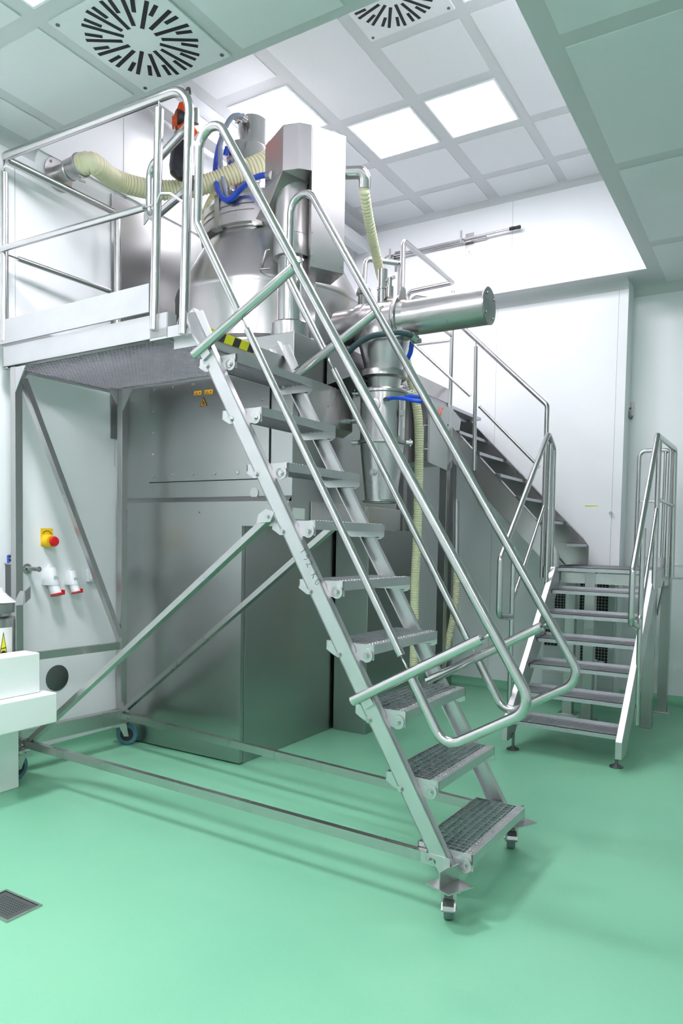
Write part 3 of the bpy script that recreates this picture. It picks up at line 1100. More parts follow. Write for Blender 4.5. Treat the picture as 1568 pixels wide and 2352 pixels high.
# side pipe with end plate
px0 = OXC + .175
part(MB().lathe([(.150, 0), (.155, .008), (.155, .022), (.150, .03), (.128, .032), (.118, .06), (.113, .07), (.113, .625)], (px0, OY_, PZ), (1, 0, 0), 44), 'side_cylinder', M['steel'], mc)
ep = part(MB().lathe([(.001, .625), (.113, .625), (.115, .629), (.115, .633), (.001, .634)], (px0, OY_, PZ), (1, 0, 0), 44), 'end_plate', M['steel'], mc)
for a_ in (40, 130, 220, 310):
    t_ = math.radians(a_)
    p = Vector((px0 + .634, OY_ + .085 * math.cos(t_), PZ + .085 * math.sin(t_)))
    part(MB().cyl(p, p + Vector((.010, 0, 0)), .0085, .006, 10), 'screw', M['tube'], ep)
lg = MB().prism([(px0 + .035, OY_ - .10, PZ + .10), (px0 + .035, OY_ + .02, PZ + .10), (px0 + .035, OY_ - .0, PZ + .20), (px0 + .035, OY_ - .06, PZ + .20)], (.006, 0, 0))
lug = part(lg, 'flange_lug', M['steel'], mc)
tt = at(925, 689, X=px0 + .042)
part(MB().prism([(px0 + .0418, tt.y - .018, tt.z - .018), (px0 + .0418, tt.y + .018, tt.z - .018), (px0 + .0418, tt.y, tt.z + .02)], (.0012, 0, 0)), 'warning_triangle', M['sticker'], lug)
# nozzles on top of the elbow
n1 = Vector((at(834, 700, Y=OY_).x, OY_, PZ + .12))
part(MB().lathe([(.038, 0), (.038, .085), (.050, .088), (.052, .10), (.052, .125), (.046, .13), (.030, .135), (.001, .136)], n1, (0, 0, 1), 28), 'nozzle', M['tube'], mc)
for sx in (-.018, .018):
    part(MB().cyl(n1 + Vector((sx, 0, .13)), n1 + Vector((sx, 0, .155)), .009, .007, 12), 'nozzle_bolt', M['tube'], mc)
n2 = Vector((at(878, 690, Y=OY_ - .02).x, OY_ - .02, PZ + .12))
part(MB().lathe([(.034, 0), (.034, .09), (.040, .092), (.040, .105), (.033, .108), (.033, .225), (.0, .226)], n2, (0, 0, 1), 28), 'nozzle', M['tube'], mc)
part(MB().cyl(n2 + Vector((.06, -.01, .03)), n2 + Vector((.06, -.01, .10)), .026, seg=18).cyl(n2 + Vector((.06, -.01, .10)), n2 + Vector((.06, -.01, .16)), .015, seg=12).bar(n2 + Vector((.02, 0, .15)), n2 + Vector((.09, 0, .165)), .018, .018), 'vent_valve', M['tube'], mc)
# flanges and bucket
OC = Vector((OXC + .06, OY_, 0))
part(MB().lathe([(.128, 2.645), (.160, 2.642), (.163, 2.635), (.163, 2.60), (.155, 2.595), (.125, 2.59), (.120, 2.575), (.112, 2.50)], OC, seg=48), 'outlet_flange', M['steel'], mc)
part(MB().lathe([(.110, 2.52), (.165, 2.515), (.172, 2.505), (.172, 2.49), (.150, 2.485)], OC, seg=48), 'top_flange', M['steel'], mc)
part(MB().lathe([(.155, 2.49), (.152, 2.18), (.170, 2.175), (.170, 2.155), (.150, 2.150), (.148, 2.14)], OC, seg=48), 'sieve_drum', M['steel'], mc)
part(MB().lathe([(.150, 2.14), (.112, 1.795), (.112, 1.775), (.126, 1.770), (.128, 1.762), (.115, 1.758)], OC, seg=48), 'outlet_bucket', M['steel'], mc)
for z in (2.165, 2.50):
    for ang in (-150, 20):
        t_ = math.radians(ang)
        d = Vector((math.cos(t_), math.sin(t_), 0))
        p = OC + d * .165 + Vector((0, 0, z))
        part(MB().cyl(p, p + d * .045, .014, seg=12).cyl(p + d * .03 + Vector((0, 0, -.025)), p + d * .03 + Vector((0, 0, .025)), .007, seg=10), 'flange_clamp', M['tube'], mc)
b_ = at(857, 1085, Y=OY_ - .13)
part(MB().cyl((b_.x, OY_ - .11, b_.z), (b_.x - .0, OY_ - .155, b_.z), .018, seg=6, smooth=False).cyl((b_.x, OY_ - .11, b_.z), (b_.x, OY_ - .135, b_.z), .026, seg=20), 'plug', M['tube'], mc)
b_ = at(860, 930, Y=OY_ - .15)
part(MB().lathe([(.034, 0), (.040, .004), (.040, .012), (.030, .014), (.028, .006)], (b_.x, OY_ - .145, b_.z), (.1, -1, 0), 28), 'sample_port', M['steel'], mc)
part(MB().box(OC.x + .15, OC.x + .16, OY_ - .05, OY_ - .04, 2.2, 2.45).box(OC.x + .155, OC.x + .185, OY_ - .06, OY_ - .03, 2.33, 2.37), 'hinge_rod', M['tube'], mc)
# bracket under the side cylinder
part(MB().box(px0 + .03, px0 + .16, OY_ - .14, OY_ - .02, PZ - .150, PZ - .135).cyl((px0 + .14, OY_ - .08, PZ - .18), (px0 + .20, OY_ - .08, PZ - .18), .016, seg=12), 'pipe_bracket', M['steel'], mc)
# angled support behind the bucket
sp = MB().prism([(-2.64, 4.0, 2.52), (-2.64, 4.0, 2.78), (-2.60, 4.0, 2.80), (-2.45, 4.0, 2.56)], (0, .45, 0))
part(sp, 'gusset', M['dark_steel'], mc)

# backsplash sheet on the left wall
bs = part(MB().prism([(XL + .003, 3.56, 2.2), (XL + .003, 5.6, 2.2), (XL + .003, 5.6, 3.93), (XL + .003, 3.56, 3.93)], (.006, 0, 0)), 'splash_sheet', M['steel_sheet'], mc)
bp_ = at(289, 451, X=XL + .009)
part(MB().cyl(bp_, bp_ + Vector((.006, 0, 0)), .012, .009, 14), 'screw', M['dark_steel'], bs)

# pipe elbow leaving the housing to the right
eb = MB().sweep(fillet([at(780, 398, Y=3.93), at(838, 396, Y=3.98), at(836, 432, Y=4.0)], .068, False, 10), .040, 24)
part(eb, 'exhaust_elbow', M['tube'], mc)


# ------------------------------------------------------------------ hoses
def corrugated(pts, r, name, m, label, cat='hose', pitch=.021, parent=None, depth=.11):
    path = resample(spline(pts, 160), pitch / 4)
    pat = [1 - depth, 1.0, 1.0 + depth * .1, 1.0]
    mb = MB().sweep(path, r, 22, rf=lambda i: r * pat[i % 4])
    o = thing(name, label, cat, tuple(pts[0]))
    part(mb, 'hose_body', m, o)
    return o


FL = at(133, 402, X=XL)
HZ = [FL + Vector((.20, .0, .012)), FL + Vector((.30, .035, .016)), at(262, 411, Y=3.42), at(320, 430, Y=3.60), at(375, 437, Y=3.74), at(430, 433, Y=3.86), at(490, 418, Y=3.98), at(545, 396, Y=4.08), at(600, 374, Y=4.20), at(640, 352, Y=4.36)]
h1 = corrugated(HZ, .066, 'suction_hose', M['pvc'], 'thick cream corrugated hose sagging from the left wall flange to the machine head', pitch=.024)
fl = FL
fm = MB().lathe([(.001, .001), (.105, .001), (.105, .010), (.052, .011), (.052, .10), (.058, .102), (.064, .11), (.064, .125), (.058, .13)], fl, (1, 0, 0), 40)
wf = thing('wall_flange', 'round steel pipe flange on the left wall that holds the cream hose', 'pipe flange', tuple(fl))
part(fm, 'flange', M['steel'], wf)
for a_ in (45, 135, 225, 315):
    t_ = math.radians(a_)
    p = fl + Vector((.010, .085 * math.cos(t_), .085 * math.sin(t_)))
    part(MB().cyl(p, p + Vector((.006, 0, 0)), .008, seg=8), 'bolt', M['dark_steel'], wf)
q0 = fl + Vector((.10, 0, 0))
part(MB().lathe([(.060, .125), (.064, .13), (.066, .20), (.0705, .205), (.0705, .235), (.067, .24)], fl, (1, .03, .05), 32), 'hose_sleeve', M['steel'], wf)
part(MB().lathe([(.0705, .212), (.075, .214), (.075, .226), (.0705, .228)], fl, (1, .03, .05), 32).cyl(fl + Vector((.22, -.01, -.085)), fl + Vector((.22, .04, -.08)), .008, seg=10), 'hose_clamp', M['tube'], wf)

corrugated([at(462, 545, Y=4.0), at(468, 510, Y=4.0), at(478, 478, Y=4.02), at(495, 448, Y=4.1), at(520, 425, Y=4.25)], .034, 'exhaust_hose', M['pvc'], 'thin cream corrugated hose curving up behind the thick hose beside the bowl ring', pitch=.016)
corrugated([at(836, 430, Y=4.0), at(838, 450, Y=4.02), at(845, 495, Y=4.12), at(856, 550, Y=4.25), at(869, 610, Y=4.42), at(882, 660, Y=4.62), at(890, 700, Y=4.62)], .0335, 'exhaust_hose', M['pvc'], 'cream corrugated hose hanging from the steel elbow right of the tall housing', pitch=.022)
corrugated([at(928, 800, Y=4.85), at(938, 850, Y=4.88), at(950, 900, Y=4.92), at(960, 960, Y=4.95), at(962, 1050, Y=4.98), at(960, 1150, Y=5.0), at(957, 1250, Y=5.0), at(952, 1350, Y=5.0), at(951, 1440, Y=5.0), at(950, 1540, Y=5.02), at(948, 1590, Y=5.05)], .034, 'drain_hose', M['pvc'], 'long greenish corrugated hose hanging beside the outlet bucket down to the floor', pitch=.018)
corrugated([at(1047, 1290, Y=6.2), at(1048, 1340, Y=6.2), at(1045, 1390, Y=6.2), at(1036, 1440, Y=6.2), at(1025, 1490, Y=6.2), at(1016, 1530, Y=6.2), at(1012, 1560, Y=6.2)], .032, 'drain_hose', M['pvc'], 'short corrugated hose curving to the floor beside the rear platform post', pitch=.018)


def hose(pts, r, m, name, label, fit=None):
    o = part(MB().sweep(spline(pts, 60), r, 14), name, m, mc, label=label)
    if fit:
        for p, q in ((pts[0], pts[1]), (pts[-1], pts[-2])):
            d = (Vector(q) - Vector(p)).normalized()
            part(MB().cyl(Vector(p) - d * .02, Vector(p) + d * .025, r * 1.35, seg=14), 'fitting', M['tube'], o)
    return o


hose([at(620, 403, Y=3.70), at(600, 404, Y=3.72), at(575, 414, Y=3.78), at(550, 437, Y=3.86), at(528, 458, Y=3.86), at(512, 455, Y=3.88), at(500, 435, Y=3.93), at(494, 400, Y=4.0), at(499, 350, Y=4.1), at(512, 305, Y=4.18)], .019, M['blue'], 'air_hose', 'bright blue hose looping in front of the thick cream hose by the lid', True)
hose([at(560, 272, Y=4.10), at(548, 264, Y=4.05), at(530, 272, Y=4.02), at(515, 300, Y=4.02), at(506, 340, Y=4.04), at(508, 390, Y=4.0), at(516, 430, Y=3.96), at(524, 460, Y=3.92)], .017, M['grey_hose'], 'air_hose', 'clear grey hose arching from the top of the filter cylinder', True)
hose([at(792, 816, Y=4.10), at(820, 790, Y=4.08), at(850, 773, Y=4.08), at(885, 766, Y=4.08), at(915, 763, Y=4.12), at(938, 767, Y=4.16), at(950, 776, Y=4.2)], .020, M['dark_hose'], 'air_hose', 'dark teal hose arching in front of the discharge cone', True)
hose([at(888, 917, Y=4.15), at(905, 914, Y=4.10), at(930, 916, Y=4.06), at(955, 921, Y=4.04), at(968, 922, Y=4.06), at(968, 914, Y=4.12), at(950, 911, Y=4.14), at(925, 912, Y=4.16)], .012, M['blue'], 'air_hose', 'short bright blue hose loop sticking out of the sieve drum', True)
hose([at(946, 785, Y=4.3), at(942, 810, Y=4.32), at(932, 830, Y=4.36), at(926, 838, Y=4.38)], .016, M['blue'], 'air_hose', 'short blue hose hanging under the side cylinder bracket', False)


# ------------------------------------------------------------------ fixed access stair with landing and second flight
fs = thing('access_stair', 'fixed two-flight steel stair with checker-plate treads and landing at the right back wall', 'stair', (-1.27, 5.0, 0))
FX0, FX1 = -1.66, -.88
TY0, TZ0, DY_, DZ_ = 4.98, .222, .186, .1795


def tp_(x, k): return (x, TY0 + DY_ * k, TZ0 + DZ_ * k)


for x, sg in ((FX0, -1), (FX1, 1)):
    a = Vector((x, 4.93, .15)); b = Vector((x, 6.09, 1.27))
    d = (b - a).normalized(); n = Vector((0, -d.z, d.y))
    m = MB()
    xi = x - sg * .0
    # closed box stringer: foot cut vertical
    w0 = .022
    prof = [(4.885, .085), (4.885, .20), (6.02, 1.305), (6.16, 1.305), (6.16, 1.16), (5.04, .085)]
    m.prism([(x - w0, y, z) for y, z in prof], (2 * w0, 0, 0))
    part(m, 'stringer', M['alu'], fs, .003)
    ft = MB().cyl((x - sg * .03, 5.0, .012), (x - sg * .03, 5.0, .12), .010, seg=12).lathe([(.045, 0), (.045, .008), (.03, .014), (.012, .026), (.001, .026)], (x - sg * .03, 5.0, 0), seg=28)
    part(ft, 'levelling_foot', M['dark_steel'], fs)


def checker(mb, x0, x1, y0, y1, z):
    ny = max(2, int((y1 - y0) / .030)); nx = int((x1 - x0) / .030)
    for j in range(ny):
        for i in range(nx):
            cx, cy = x0 + (i + .5) * (x1 - x0) / nx, y0 + (j + .5) * (y1 - y0) / ny
            s_ = 1 if (i + j) % 2 else -1
            d = Vector((.010, .007 * s_, 0))
            e = Vector((-.0016 * s_, .0022, 0))
            c0 = Vector((cx, cy, z))
            mb.add([c0 - d, c0 + e + Vector((0, 0, .0012)), c0 + d, c0 - e + Vector((0, 0, .0012))], [(0, 3, 2, 1)])


tm = MB()
w_ = FX1 - FX0 - .05
tm.box(0, w_, 0, .004, -.032, 0).box(0, w_, 0, .235, -.004, 0).box(0, w_, .231, .235, 0, .022).box(0, .004, 0, .235, -.03, 0).box(w_ - .004, w_, 0, .235, -.03, 0)
t0_ = MB(); t0_.v = tm.v; t0_.f = tm.f; t0_.sm = tm.sm
checker(t0_, .005, w_ - .005, .008, .228, .0004)
for i in range(24):
    xx = .015 + i * (w_ - .03) / 23
    t0_.bar((xx, -.0008, -.026), (xx + .018, -.0008, -.010), .002, .0016, (0, 1, 0))
tread0 = lpart(t0_, 'stair_tread', M['galv'], fs)
tread0.location = (FX0 + .025 + 1.27, TY0 - 5.0, TZ0)
for k in range(1, 6):
    c_ = tread0.copy(); COL.objects.link(c_); c_.parent = fs
    c_.location = (FX0 + .025 + 1.27, TY0 - 5.0 + DY_ * k, TZ0 + DZ_ * k)
# landing
LZ = 1.302
ld = MB().box(FX0 + .02, FX1 - .02, 6.09, 6.094, LZ - .035, LZ).box(FX0 - .10, FX1 + .02, 6.09, 7.03, LZ - .005, LZ)
checker(ld, FX0 - .08, FX1 + .0, 6.10, 7.02, LZ + .0004)
part(ld, 'landing_plate', M['galv'], fs)
lf = MB().box(FX0 - .1, FX0 - .095, 6.10, 7.03, LZ - .14, LZ - .006).box(FX1 + .015, FX1 + .02, 6.10, 7.03, LZ - .15, LZ - .006).box(FX0 + .03, FX1 - .03, 6.16, 6.165, LZ - .135, LZ - .045).box(FX0 - .09, FX1 + .02, 7.03, 7.035, LZ - .14, LZ - .006)
part(lf, 'landing_frame', M['steel'], fs)
# toe board at the right and rear of the landing
part(MB().box(-1.20, FX1 + .01, 7.02, 7.028, LZ, LZ + .09).box(FX1 + .012, FX1 + .02, 6.30, 7.02, LZ + .01, LZ + .10), 'toe_board', M['steel'], fs)
# columns
for x, y, sz, zt_, bp in ((-.915, 6.25, .085, LZ - .02, 0), (-.885, 6.92, .08, LZ - .02, 1), (-1.585, 6.36, .085, LZ - .02, 1), (-1.385, 6.20, .085, LZ - .02, 1)):
    m = MB().box(x - sz / 2, x + sz / 2, y - sz / 2, y + sz / 2, 0.006 if bp else 0, zt_)
    if bp: m.box(x - .075, x + .075, y - .075, y + .075, 0, .008)
    part(m, 'column', M['steel_sheet'], fs, .003)
part(MB().bar((FX1 + .02, 6.23, .95), (FX1 + .02, 6.55, 1.18), .006, .05, (0, 0, 1)), 'knee_brace', M['dark_steel'], fs)


def ftube(pts, r, fil, name='handrail'):
    return part(MB().tube(pts, r, fil, False, 16), name, M['tube'], fs)


# left handrail of the first flight
xl = FX0 - .03
ftube([(xl, 5.05, .96), (xl, 4.79, .985), (xl, 4.79, 1.39), (xl, 5.86, 2.40), (xl, 6.03, 2.30), (xl, 6.06, 1.22)], .0215, [0, .05, .05, .05, .05, 0])
ftube([(xl, 5.07, .30), (xl, 5.07, 1.47)], .0175, 0, 'post')
ftube([(xl, 5.08, 1.08), (xl, 5.80, 1.80)], .014, 0, 'knee_rail')
ftube([(xl + .01, 5.90, 1.16), (xl + .01, 5.90, 2.32)], .0175, 0, 'post')
ftube([(xl, 5.98, 1.16), (xl, 5.98, 2.30)], .015, 0, 'post')
# right handrail
xr = FX1 + .03
ftube([(xr, 5.27, .93), (xr, 5.00, .98), (xr, 5.00, 1.33), (xr, 5.83, 2.33), (xr + .02, 6.66, 2.325), (xr + .03, 6.70, 1.22)], .0215, [0, .05, .06, .015, .04, 0])
ftube([(xr, 5.36, .22), (xr, 5.36, 1.62)], .0185, 0, 'post')
ftube([(xr, 5.34, .98), (xr, 5.92, 1.78)], .014, 0, 'knee_rail')
ftube([(xr, 5.93, 1.16), (xr, 5.93, 2.30)], .0195, 0, 'post')
ftube([(xr, 6.56, 1.24), (xr, 6.56, 2.31)], .0175, 0, 'post')
ftube([(xr, 5.94, 1.86), (xr + .02, 6.66, 1.845)], .014, 0, 'mid_rail')
# loop rail at the back of the landing
ftube([(-1.17, 6.99, LZ), (-1.17, 6.99, 2.36), (-.895, 6.99, 2.36), (-.885, 6.99, LZ)], .0195, [0, .06, .06, 0])
ftube([(-.945, 6.98, LZ), (-.945, 6.98, 2.35)], .014, 0, 'post')
ftube([(-1.13, 6.99, 1.90), (-.96, 6.99, 1.90)], .012, 0, 'mid_rail')
ftube([(-1.16, 6.99, 1.90), (-.89, 6.99, 1.90)], .004, 0, 'pin')

# second flight, rising to the left along the back wall
NY, FY = 6.20, 6.93
for y, off in ((NY, 0), (FY, .05)):
    prof = [(-1.72 + off, LZ), (-1.72 + off, LZ + .03), (-1.56 + off if y > 6.5 else -1.62, LZ + .20)] if 0 else None
    if y < 6.5:
        poly = [(-1.74, LZ - .01), (-1.66, LZ - .01), (-1.66, LZ + .10), (-1.74, LZ + .26), (-2.86, LZ + 1.44), (-2.86, LZ + 1.13)]
    else:
        poly = [(-1.80, LZ + .0), (-1.58, LZ + .0), (-1.58, LZ + .18), (-1.64, LZ + .26), (-2.92, LZ + 1.56), (-2.92, LZ + 1.2)]
    m = MB().prism([(x, y - .004, z) for x, z in poly], (0, .008, 0))
    # flange along the top and bottom edges
    for (p, q) in (((poly[3][0], poly[3][1]), poly[4]), (poly[0], poly[5])):
        m.bar((p[0], y + (.025 if y < 6.5 else -.025), p[1]), (q[0], y + (.025 if y < 6.5 else -.025), q[1]), .058, .005, (0, 0, 1))
    part(m, 'stringer', M['steel'], fs)
for k in range(7):
    z = LZ + .205 * (k + 1)
    xf = -1.60 - .203 * k
    m = MB().box(xf - .235, xf, NY + .006, FY - .006, z - .004, z).box(xf - .004, xf, NY + .006, FY - .006, z - .032, z)
    if k < 6: checker(m, xf - .23, xf - .005, NY + .01, FY - .01, z + .0004)
    part(m, 'stair_tread', M['galv'], fs)
ftube([(-1.80, NY - .02, LZ - .10), (-1.80, NY - .02, 2.69), (-2.62, NY - .02, 3.475), (-2.90, NY - .02, 3.745)], .0205, [0, .05, 0, 0])
ftube([(-1.745, NY - .01, LZ - .0), (-1.745, NY - .01, 2.35)], .017, 0, 'post')
ftube([(-2.455, NY - .015, 2.15), (-2.47, NY - .015, 3.27)], .0175, 0, 'post')
ftube([(-2.47, NY - .015, 3.27), (-2.47, NY - .018, 3.34)], .005, 0, 'pin')
ftube([(-2.42, NY - .02, 2.73), (-1.85, NY - .02, 2.16)], .014, 0, 'knee_rail')
ftube([(-3.08, NY - .02, 3.35), (-2.51, NY - .02, 2.83)], .014, 0, 'knee_rail')
# top platform rails
part(MB().tube([(-2.70, 5.16, 2.75), (-2.70, 5.16, 3.89), (-2.715, NY, 3.885), (-3.19, NY + .01, 3.875), (-3.20, NY + .01, 2.9)], .0215, [0, .045, .03, .06, 0], False, 16), 'guard_rail', M['tube'], fs)
ftube([(-2.715, NY, 3.81), (-2.715, NY, 2.60)], .0185, 0, 'post')
ftube([(-2.72, 5.20, 3.72), (-2.93, 4.97, 3.72), (-2.95, 4.95, 3.20)], .0205, [0, .045, 0], 'guard_rail')
ftube([(-2.735, 5.17, 2.75), (-2.735, 5.17, 3.70)], .014, 0, 'post')
ftube([(-2.74, NY, 3.36), (-3.15, NY, 3.365)], .013, 0, 'mid_rail')
ftube([(-2.715, NY - .02, 3.40), (-2.71, 5.5, 3.42)], .013, 0, 'mid_rail')
part(MB().tube([(-3.18, FY - .1, 3.98), (-3.40, FY - .1, 4.05), (-3.46, FY - .1, 4.03), (-3.48, FY - .1, 3.3)], .0195, [0, .03, .05, 0], False, 16), 'guard_rail', M['tube'], fs)
# top platform plate and toe board, posts below
part(MB().box(-3.6, -2.70, 5.30, 6.95, 2.735, 2.765), 'platform_plate', M['galv'], fs)
part(MB().box(-2.70, -2.692, 5.20, 6.10, 2.765, 2.895).box(-2.71, -2.69, 6.095, 6.15, 2.70, 2.89), 'toe_board', M['steel'], fs)
for x, y, sz in ((-2.72, 6.13, .075), (-2.87, 5.56, .07), (-3.15, 6.3, .07), (-2.98, 6.9, .07)):
    part(MB().box(x - sz / 2, x + sz / 2, y - sz / 2, y + sz / 2, 0, 2.735), 'column', M['steel_sheet'], fs, .003)

# ------------------------------------------------------------------ control cabinet under the top platform
cb = thing('control_cabinet', 'grey steel cabinet with red hose loop at the head of the second stair flight', 'cabinet', (-2.9, 5.9, 2.2))
CX_ = -2.683
poly = [(5.70, 2.185), (6.10, 2.150), (6.20, 2.19), (6.33, 2.50), (6.40, 2.66), (6.18, 2.728), (5.70, 2.728)]
part(MB().prism([(CX_ + .0, y, z) for y, z in poly], (-.004, 0, 0)).box(-3.25, CX_ - .005, 5.70, 6.10, 2.19, 2.73), 'cabinet_body', M['grey_paint'], cb, .002)
part(MB().box(-2.96, CX_ - .006, 5.685, 5.699, 2.195, 2.725), 'cabinet_door', M['steel'], cb, .002)
part(MB().box(CX_ - .024, CX_ - .004, 5.675, 5.6845, 2.195, 2.725), 'door_edge', M['tube'], cb)
hx = at(974, 1000, Y=5.67)
part(MB().tube([(hx.x + .03, 5.684, hx.z + .085), (hx.x, 5.65, hx.z + .085), (hx.x, 5.65, hx.z - .12), (hx.x + .03, 5.684, hx.z - .12)], .007, .012, False, 10), 'handle', M['tube'], cb)
rp = at(1017, 964, X=CX_ + .012)
pts = [rp + Vector((0, .085 * math.cos(t), .095 * math.sin(t))) for t in [PI * .62 + i * PI * .95 / 14 for i in range(15)]]
for dxx in (0, .014):
    part(MB().sweep([p + Vector((0, dxx, dxx)) for p in pts], .009, 10), 'red_loop', M['pinkred'], cb)
part(MB().box(-2.62, -2.60, 5.95, 6.10, 2.35, 2.36).cyl((CX_, 6.08, 2.565), (CX_ + .01, 6.08, 2.565), .008, seg=10), 'latch', M['dark_steel'], cb)

# tall shield plate behind stair, standing pipe
so = thing('stand_pipe', 'short vertical steel pipe stub above the lower corrugated hose', 'pipe', (-2.60, 6.2, 1.3))
p0, p1 = at(1047, 1282, Y=6.2), at(1048, 1152, Y=6.2)
part(MB().cyl(p0, p1, .026, seg=20).cyl(p1, p1 + Vector((0, 0, .02)), .018, seg=16).cyl(p0 + Vector((0, 0, -.02)), p0 + Vector((0, 0, .03)), .031, seg=20), 'pipe', M['tube'], so)
part(MB().bar(p0 + Vector((-.09, 0, .05)), p0 + Vector((0, 0, .05)), .02, .02), 'clip', M['dark_steel'], so)

# ------------------------------------------------------------------ grille unit seen below the landing
gu = thing('ventilation_unit', 'pale wall box with black mesh grilles behind the lower stair flight', 'ventilation unit', (-1.5, 7.0, 0))
part(MB().box(-2.0, -1.34, 6.985, 7.075, .08, 1.145), 'casing', M['grid'], gu)
for x0, x1, z0, z1 in ((-1.66, -1.395, .87, 1.135), (-1.64, -1.385, .335, .60), (-1.90, -1.78, .86, 1.05), (-1.99, -1.86, .50, .66)):
    gq = part(MB().box(x0, x1, 6.98, 6.986, z0, z1), 'grille', M['black'], gu)
    m = MB()
    n = int((x1 - x0) / .027)
    for i in range(n + 1):
        xx = x0 + i * (x1 - x0) / n
        m.box(xx - .0012, xx + .0012, 6.975, 6.98, z0, z1)
    n = int((z1 - z0) / .027)
    for i in range(n + 1):
        zz = z0 + i * (z1 - z0) / n
        m.box(x0, x1, 6.975, 6.98, zz - .0012, zz + .0012)
    part(m, 'mesh_wires', M['grid'], gq)
part(MB().tube([(-1.60, 6.96, .40), (-1.48, 6.96, .40), (-1.48, 6.96, .12)], .012, .01).tube([(-1.46, 6.96, .39), (-1.42, 6.96, .39), (-1.42, 6.96, .36)], .010, .008), 'pipe', M['white_plastic'], gu)
part(MB().box(-2.0, -1.34, 6.984, 6.987, .225, .229).box(-2.0, -1.34, 6.984, 6.987, .13, .134), 'joint', M['seam'], gu)

# ------------------------------------------------------------------ things on the back wall
YW = YU
rk = []
for px, py in ((915, 600), (1078, 560)):
    p = at(px, py, Y=YW - .002)
    t = thing('wall_bracket', 'steel wall bracket holding the long rod, %s' % ('half hidden behind the stair rail' if px < 1000 else 'right one on bare white wall'), 'bracket', tuple(p), 0, 'brackets of the long rod')
    part(MB().box(p.x - .045, p.x + .045, YW - .004, YW - .001, p.z - .105, p.z + .105), 'back_plate', M['steel'], t, .001)
    part(MB().bar((p.x - .02, YW - .004, p.z + .0), (p.x - .05, YW - .085, p.z + .02), .025, .012).cyl((p.x - .055, YW - .095, p.z + .0), (p.x - .055, YW - .095, p.z + .105), .010, seg=14).box(p.x - .03, p.x + .04, YW - .05, YW - .004, p.z + .0, p.z + .01), 'hook', M['tube'], t)
    part(MB().cyl((p.x, YW - .004, p.z - .08), (p.x, YW - .007, p.z - .08), .006, seg=10), 'screw', M['dark_steel'], t)
p, q = at(898, 588, Y=YW - .06), at(1170, 526, Y=YW - .06)
r1 = thing('long_rod', 'long thin steel rod with black grip resting on the wall brackets', 'rod', tuple(p))
part(MB().cyl(p, q, .011, seg=14), 'shaft', M['tube'], r1)
q2 = at(1195, 521, Y=YW - .06)
part(MB().lathe([(.001, 0), (.016, .0), (.018, .03), (.015, .06), (.018, .10), (.016, (q2 - q).length + .0), (.001, (q2 - q).length)], q, tuple((q2 - q).normalized()), 18), 'grip', M['rubber'], r1)
p = at(880, 596, Y=YW - .07)
part(MB().tube([at(898, 588, Y=YW - .06), at(888, 588, Y=YW - .06), at(878, 603, Y=YW - .1)], .008, .03), 'hook_end', M['tube'], r1)
p, q = at(905, 592, Y=YW - .025), at(1117, 545, Y=YW - .025)
r2 = thing('wall_pipe', 'shorter steel tube lying just below the long rod on the same brackets', 'rod', tuple(p))
part(MB().cyl(p, q, .0165, seg=18), 'shaft', M['tube'], r2)
p = at(1403, 1179, Y=YB)
kn_ = thing('wall_bumper', 'tiny round grey stop on the white back wall above the landing', 'knob', tuple(p))
part(MB().lathe([(.008, 0), (.008, .01), (.017, .015), (.017, .024), (.001, .027)], p + Vector((0, -.0005, 0)), (0, -1, 0), 20), 'knob_head', M['seam'], kn_)
a, b = at(1343, 1163, Y=YB - .001), at(1372, 1161, Y=YB - .001)
tag(MB().box(a.x, b.x, YB - .002, YB - .0005, a.z, b.z + .001).build('marking_tape', M['tape_yellow']), 'thin yellow-green strip of tape on the back wall above the landing', 'tape')
p = at(1450, 945, Y=YR)
hk = thing('wall_hook', 'small steel swing hook on the recessed wall strip at far right', 'hook', tuple(p))
part(MB().box(p.x - .025, p.x + .025, YR - .006, YR - .001, p.z - .045, p.z + .085), 'back_plate', M['steel'], hk)
part(MB().tube([(p.x - .01, YR - .006, p.z + .03), (p.x - .02, YR - .06, p.z + .02), (p.x - .01, YR - .07, p.z - .06), (p.x + .01, YR - .05, p.z - .09), (p.x + .015, YR - .04, p.z - .05)], .008, .02), 'hook', M['dark_steel'], hk)
struct(MB().box(-1.0, X2, YR - .012, YR - .001, 1.20, 1.315).box(-1.0, X2, YR - .02, YR - .001, 1.315, 1.325), 'trim_4', M['wall'])

# ------------------------------------------------------------------ things on the left wall
p = at(107, 1243, X=XL)
es = thing('emergency_stop', 'yellow emergency stop with red mushroom button on the left wall under the platform', 'emergency stop', tuple(p))
part(MB().box(XL + .001, XL + .004, p.y - .045, p.y + .045, p.z - .03, p.z + .085), 'back_label', M['yellow'], es)
part(MB().lathe([(.001, .003), (.045, .003), (.043, .035), (.036, .05), (.001, .05)], (XL, p.y, p.z - .0), (1, 0, 0), 30), 'housing', M['yellow'], es)
part(MB().lathe([(.018, .045), (.018, .065), (.032, .07), (.034, .082), (.028, .092), (.001, .095)], (XL, p.y, p.z - .0), (1, 0, 0), 30), 'button', M['red'], es)
arc = [Vector((XL + .0045, p.y + .034 * math.cos(t), p.z + .035 + .034 * math.sin(t))) for t in [.35 + i * (PI - .7) / 14 for i in range(15)]]
part(MB().sweep(arc, .0018, 6), 'lettering', M['rubber'], es)
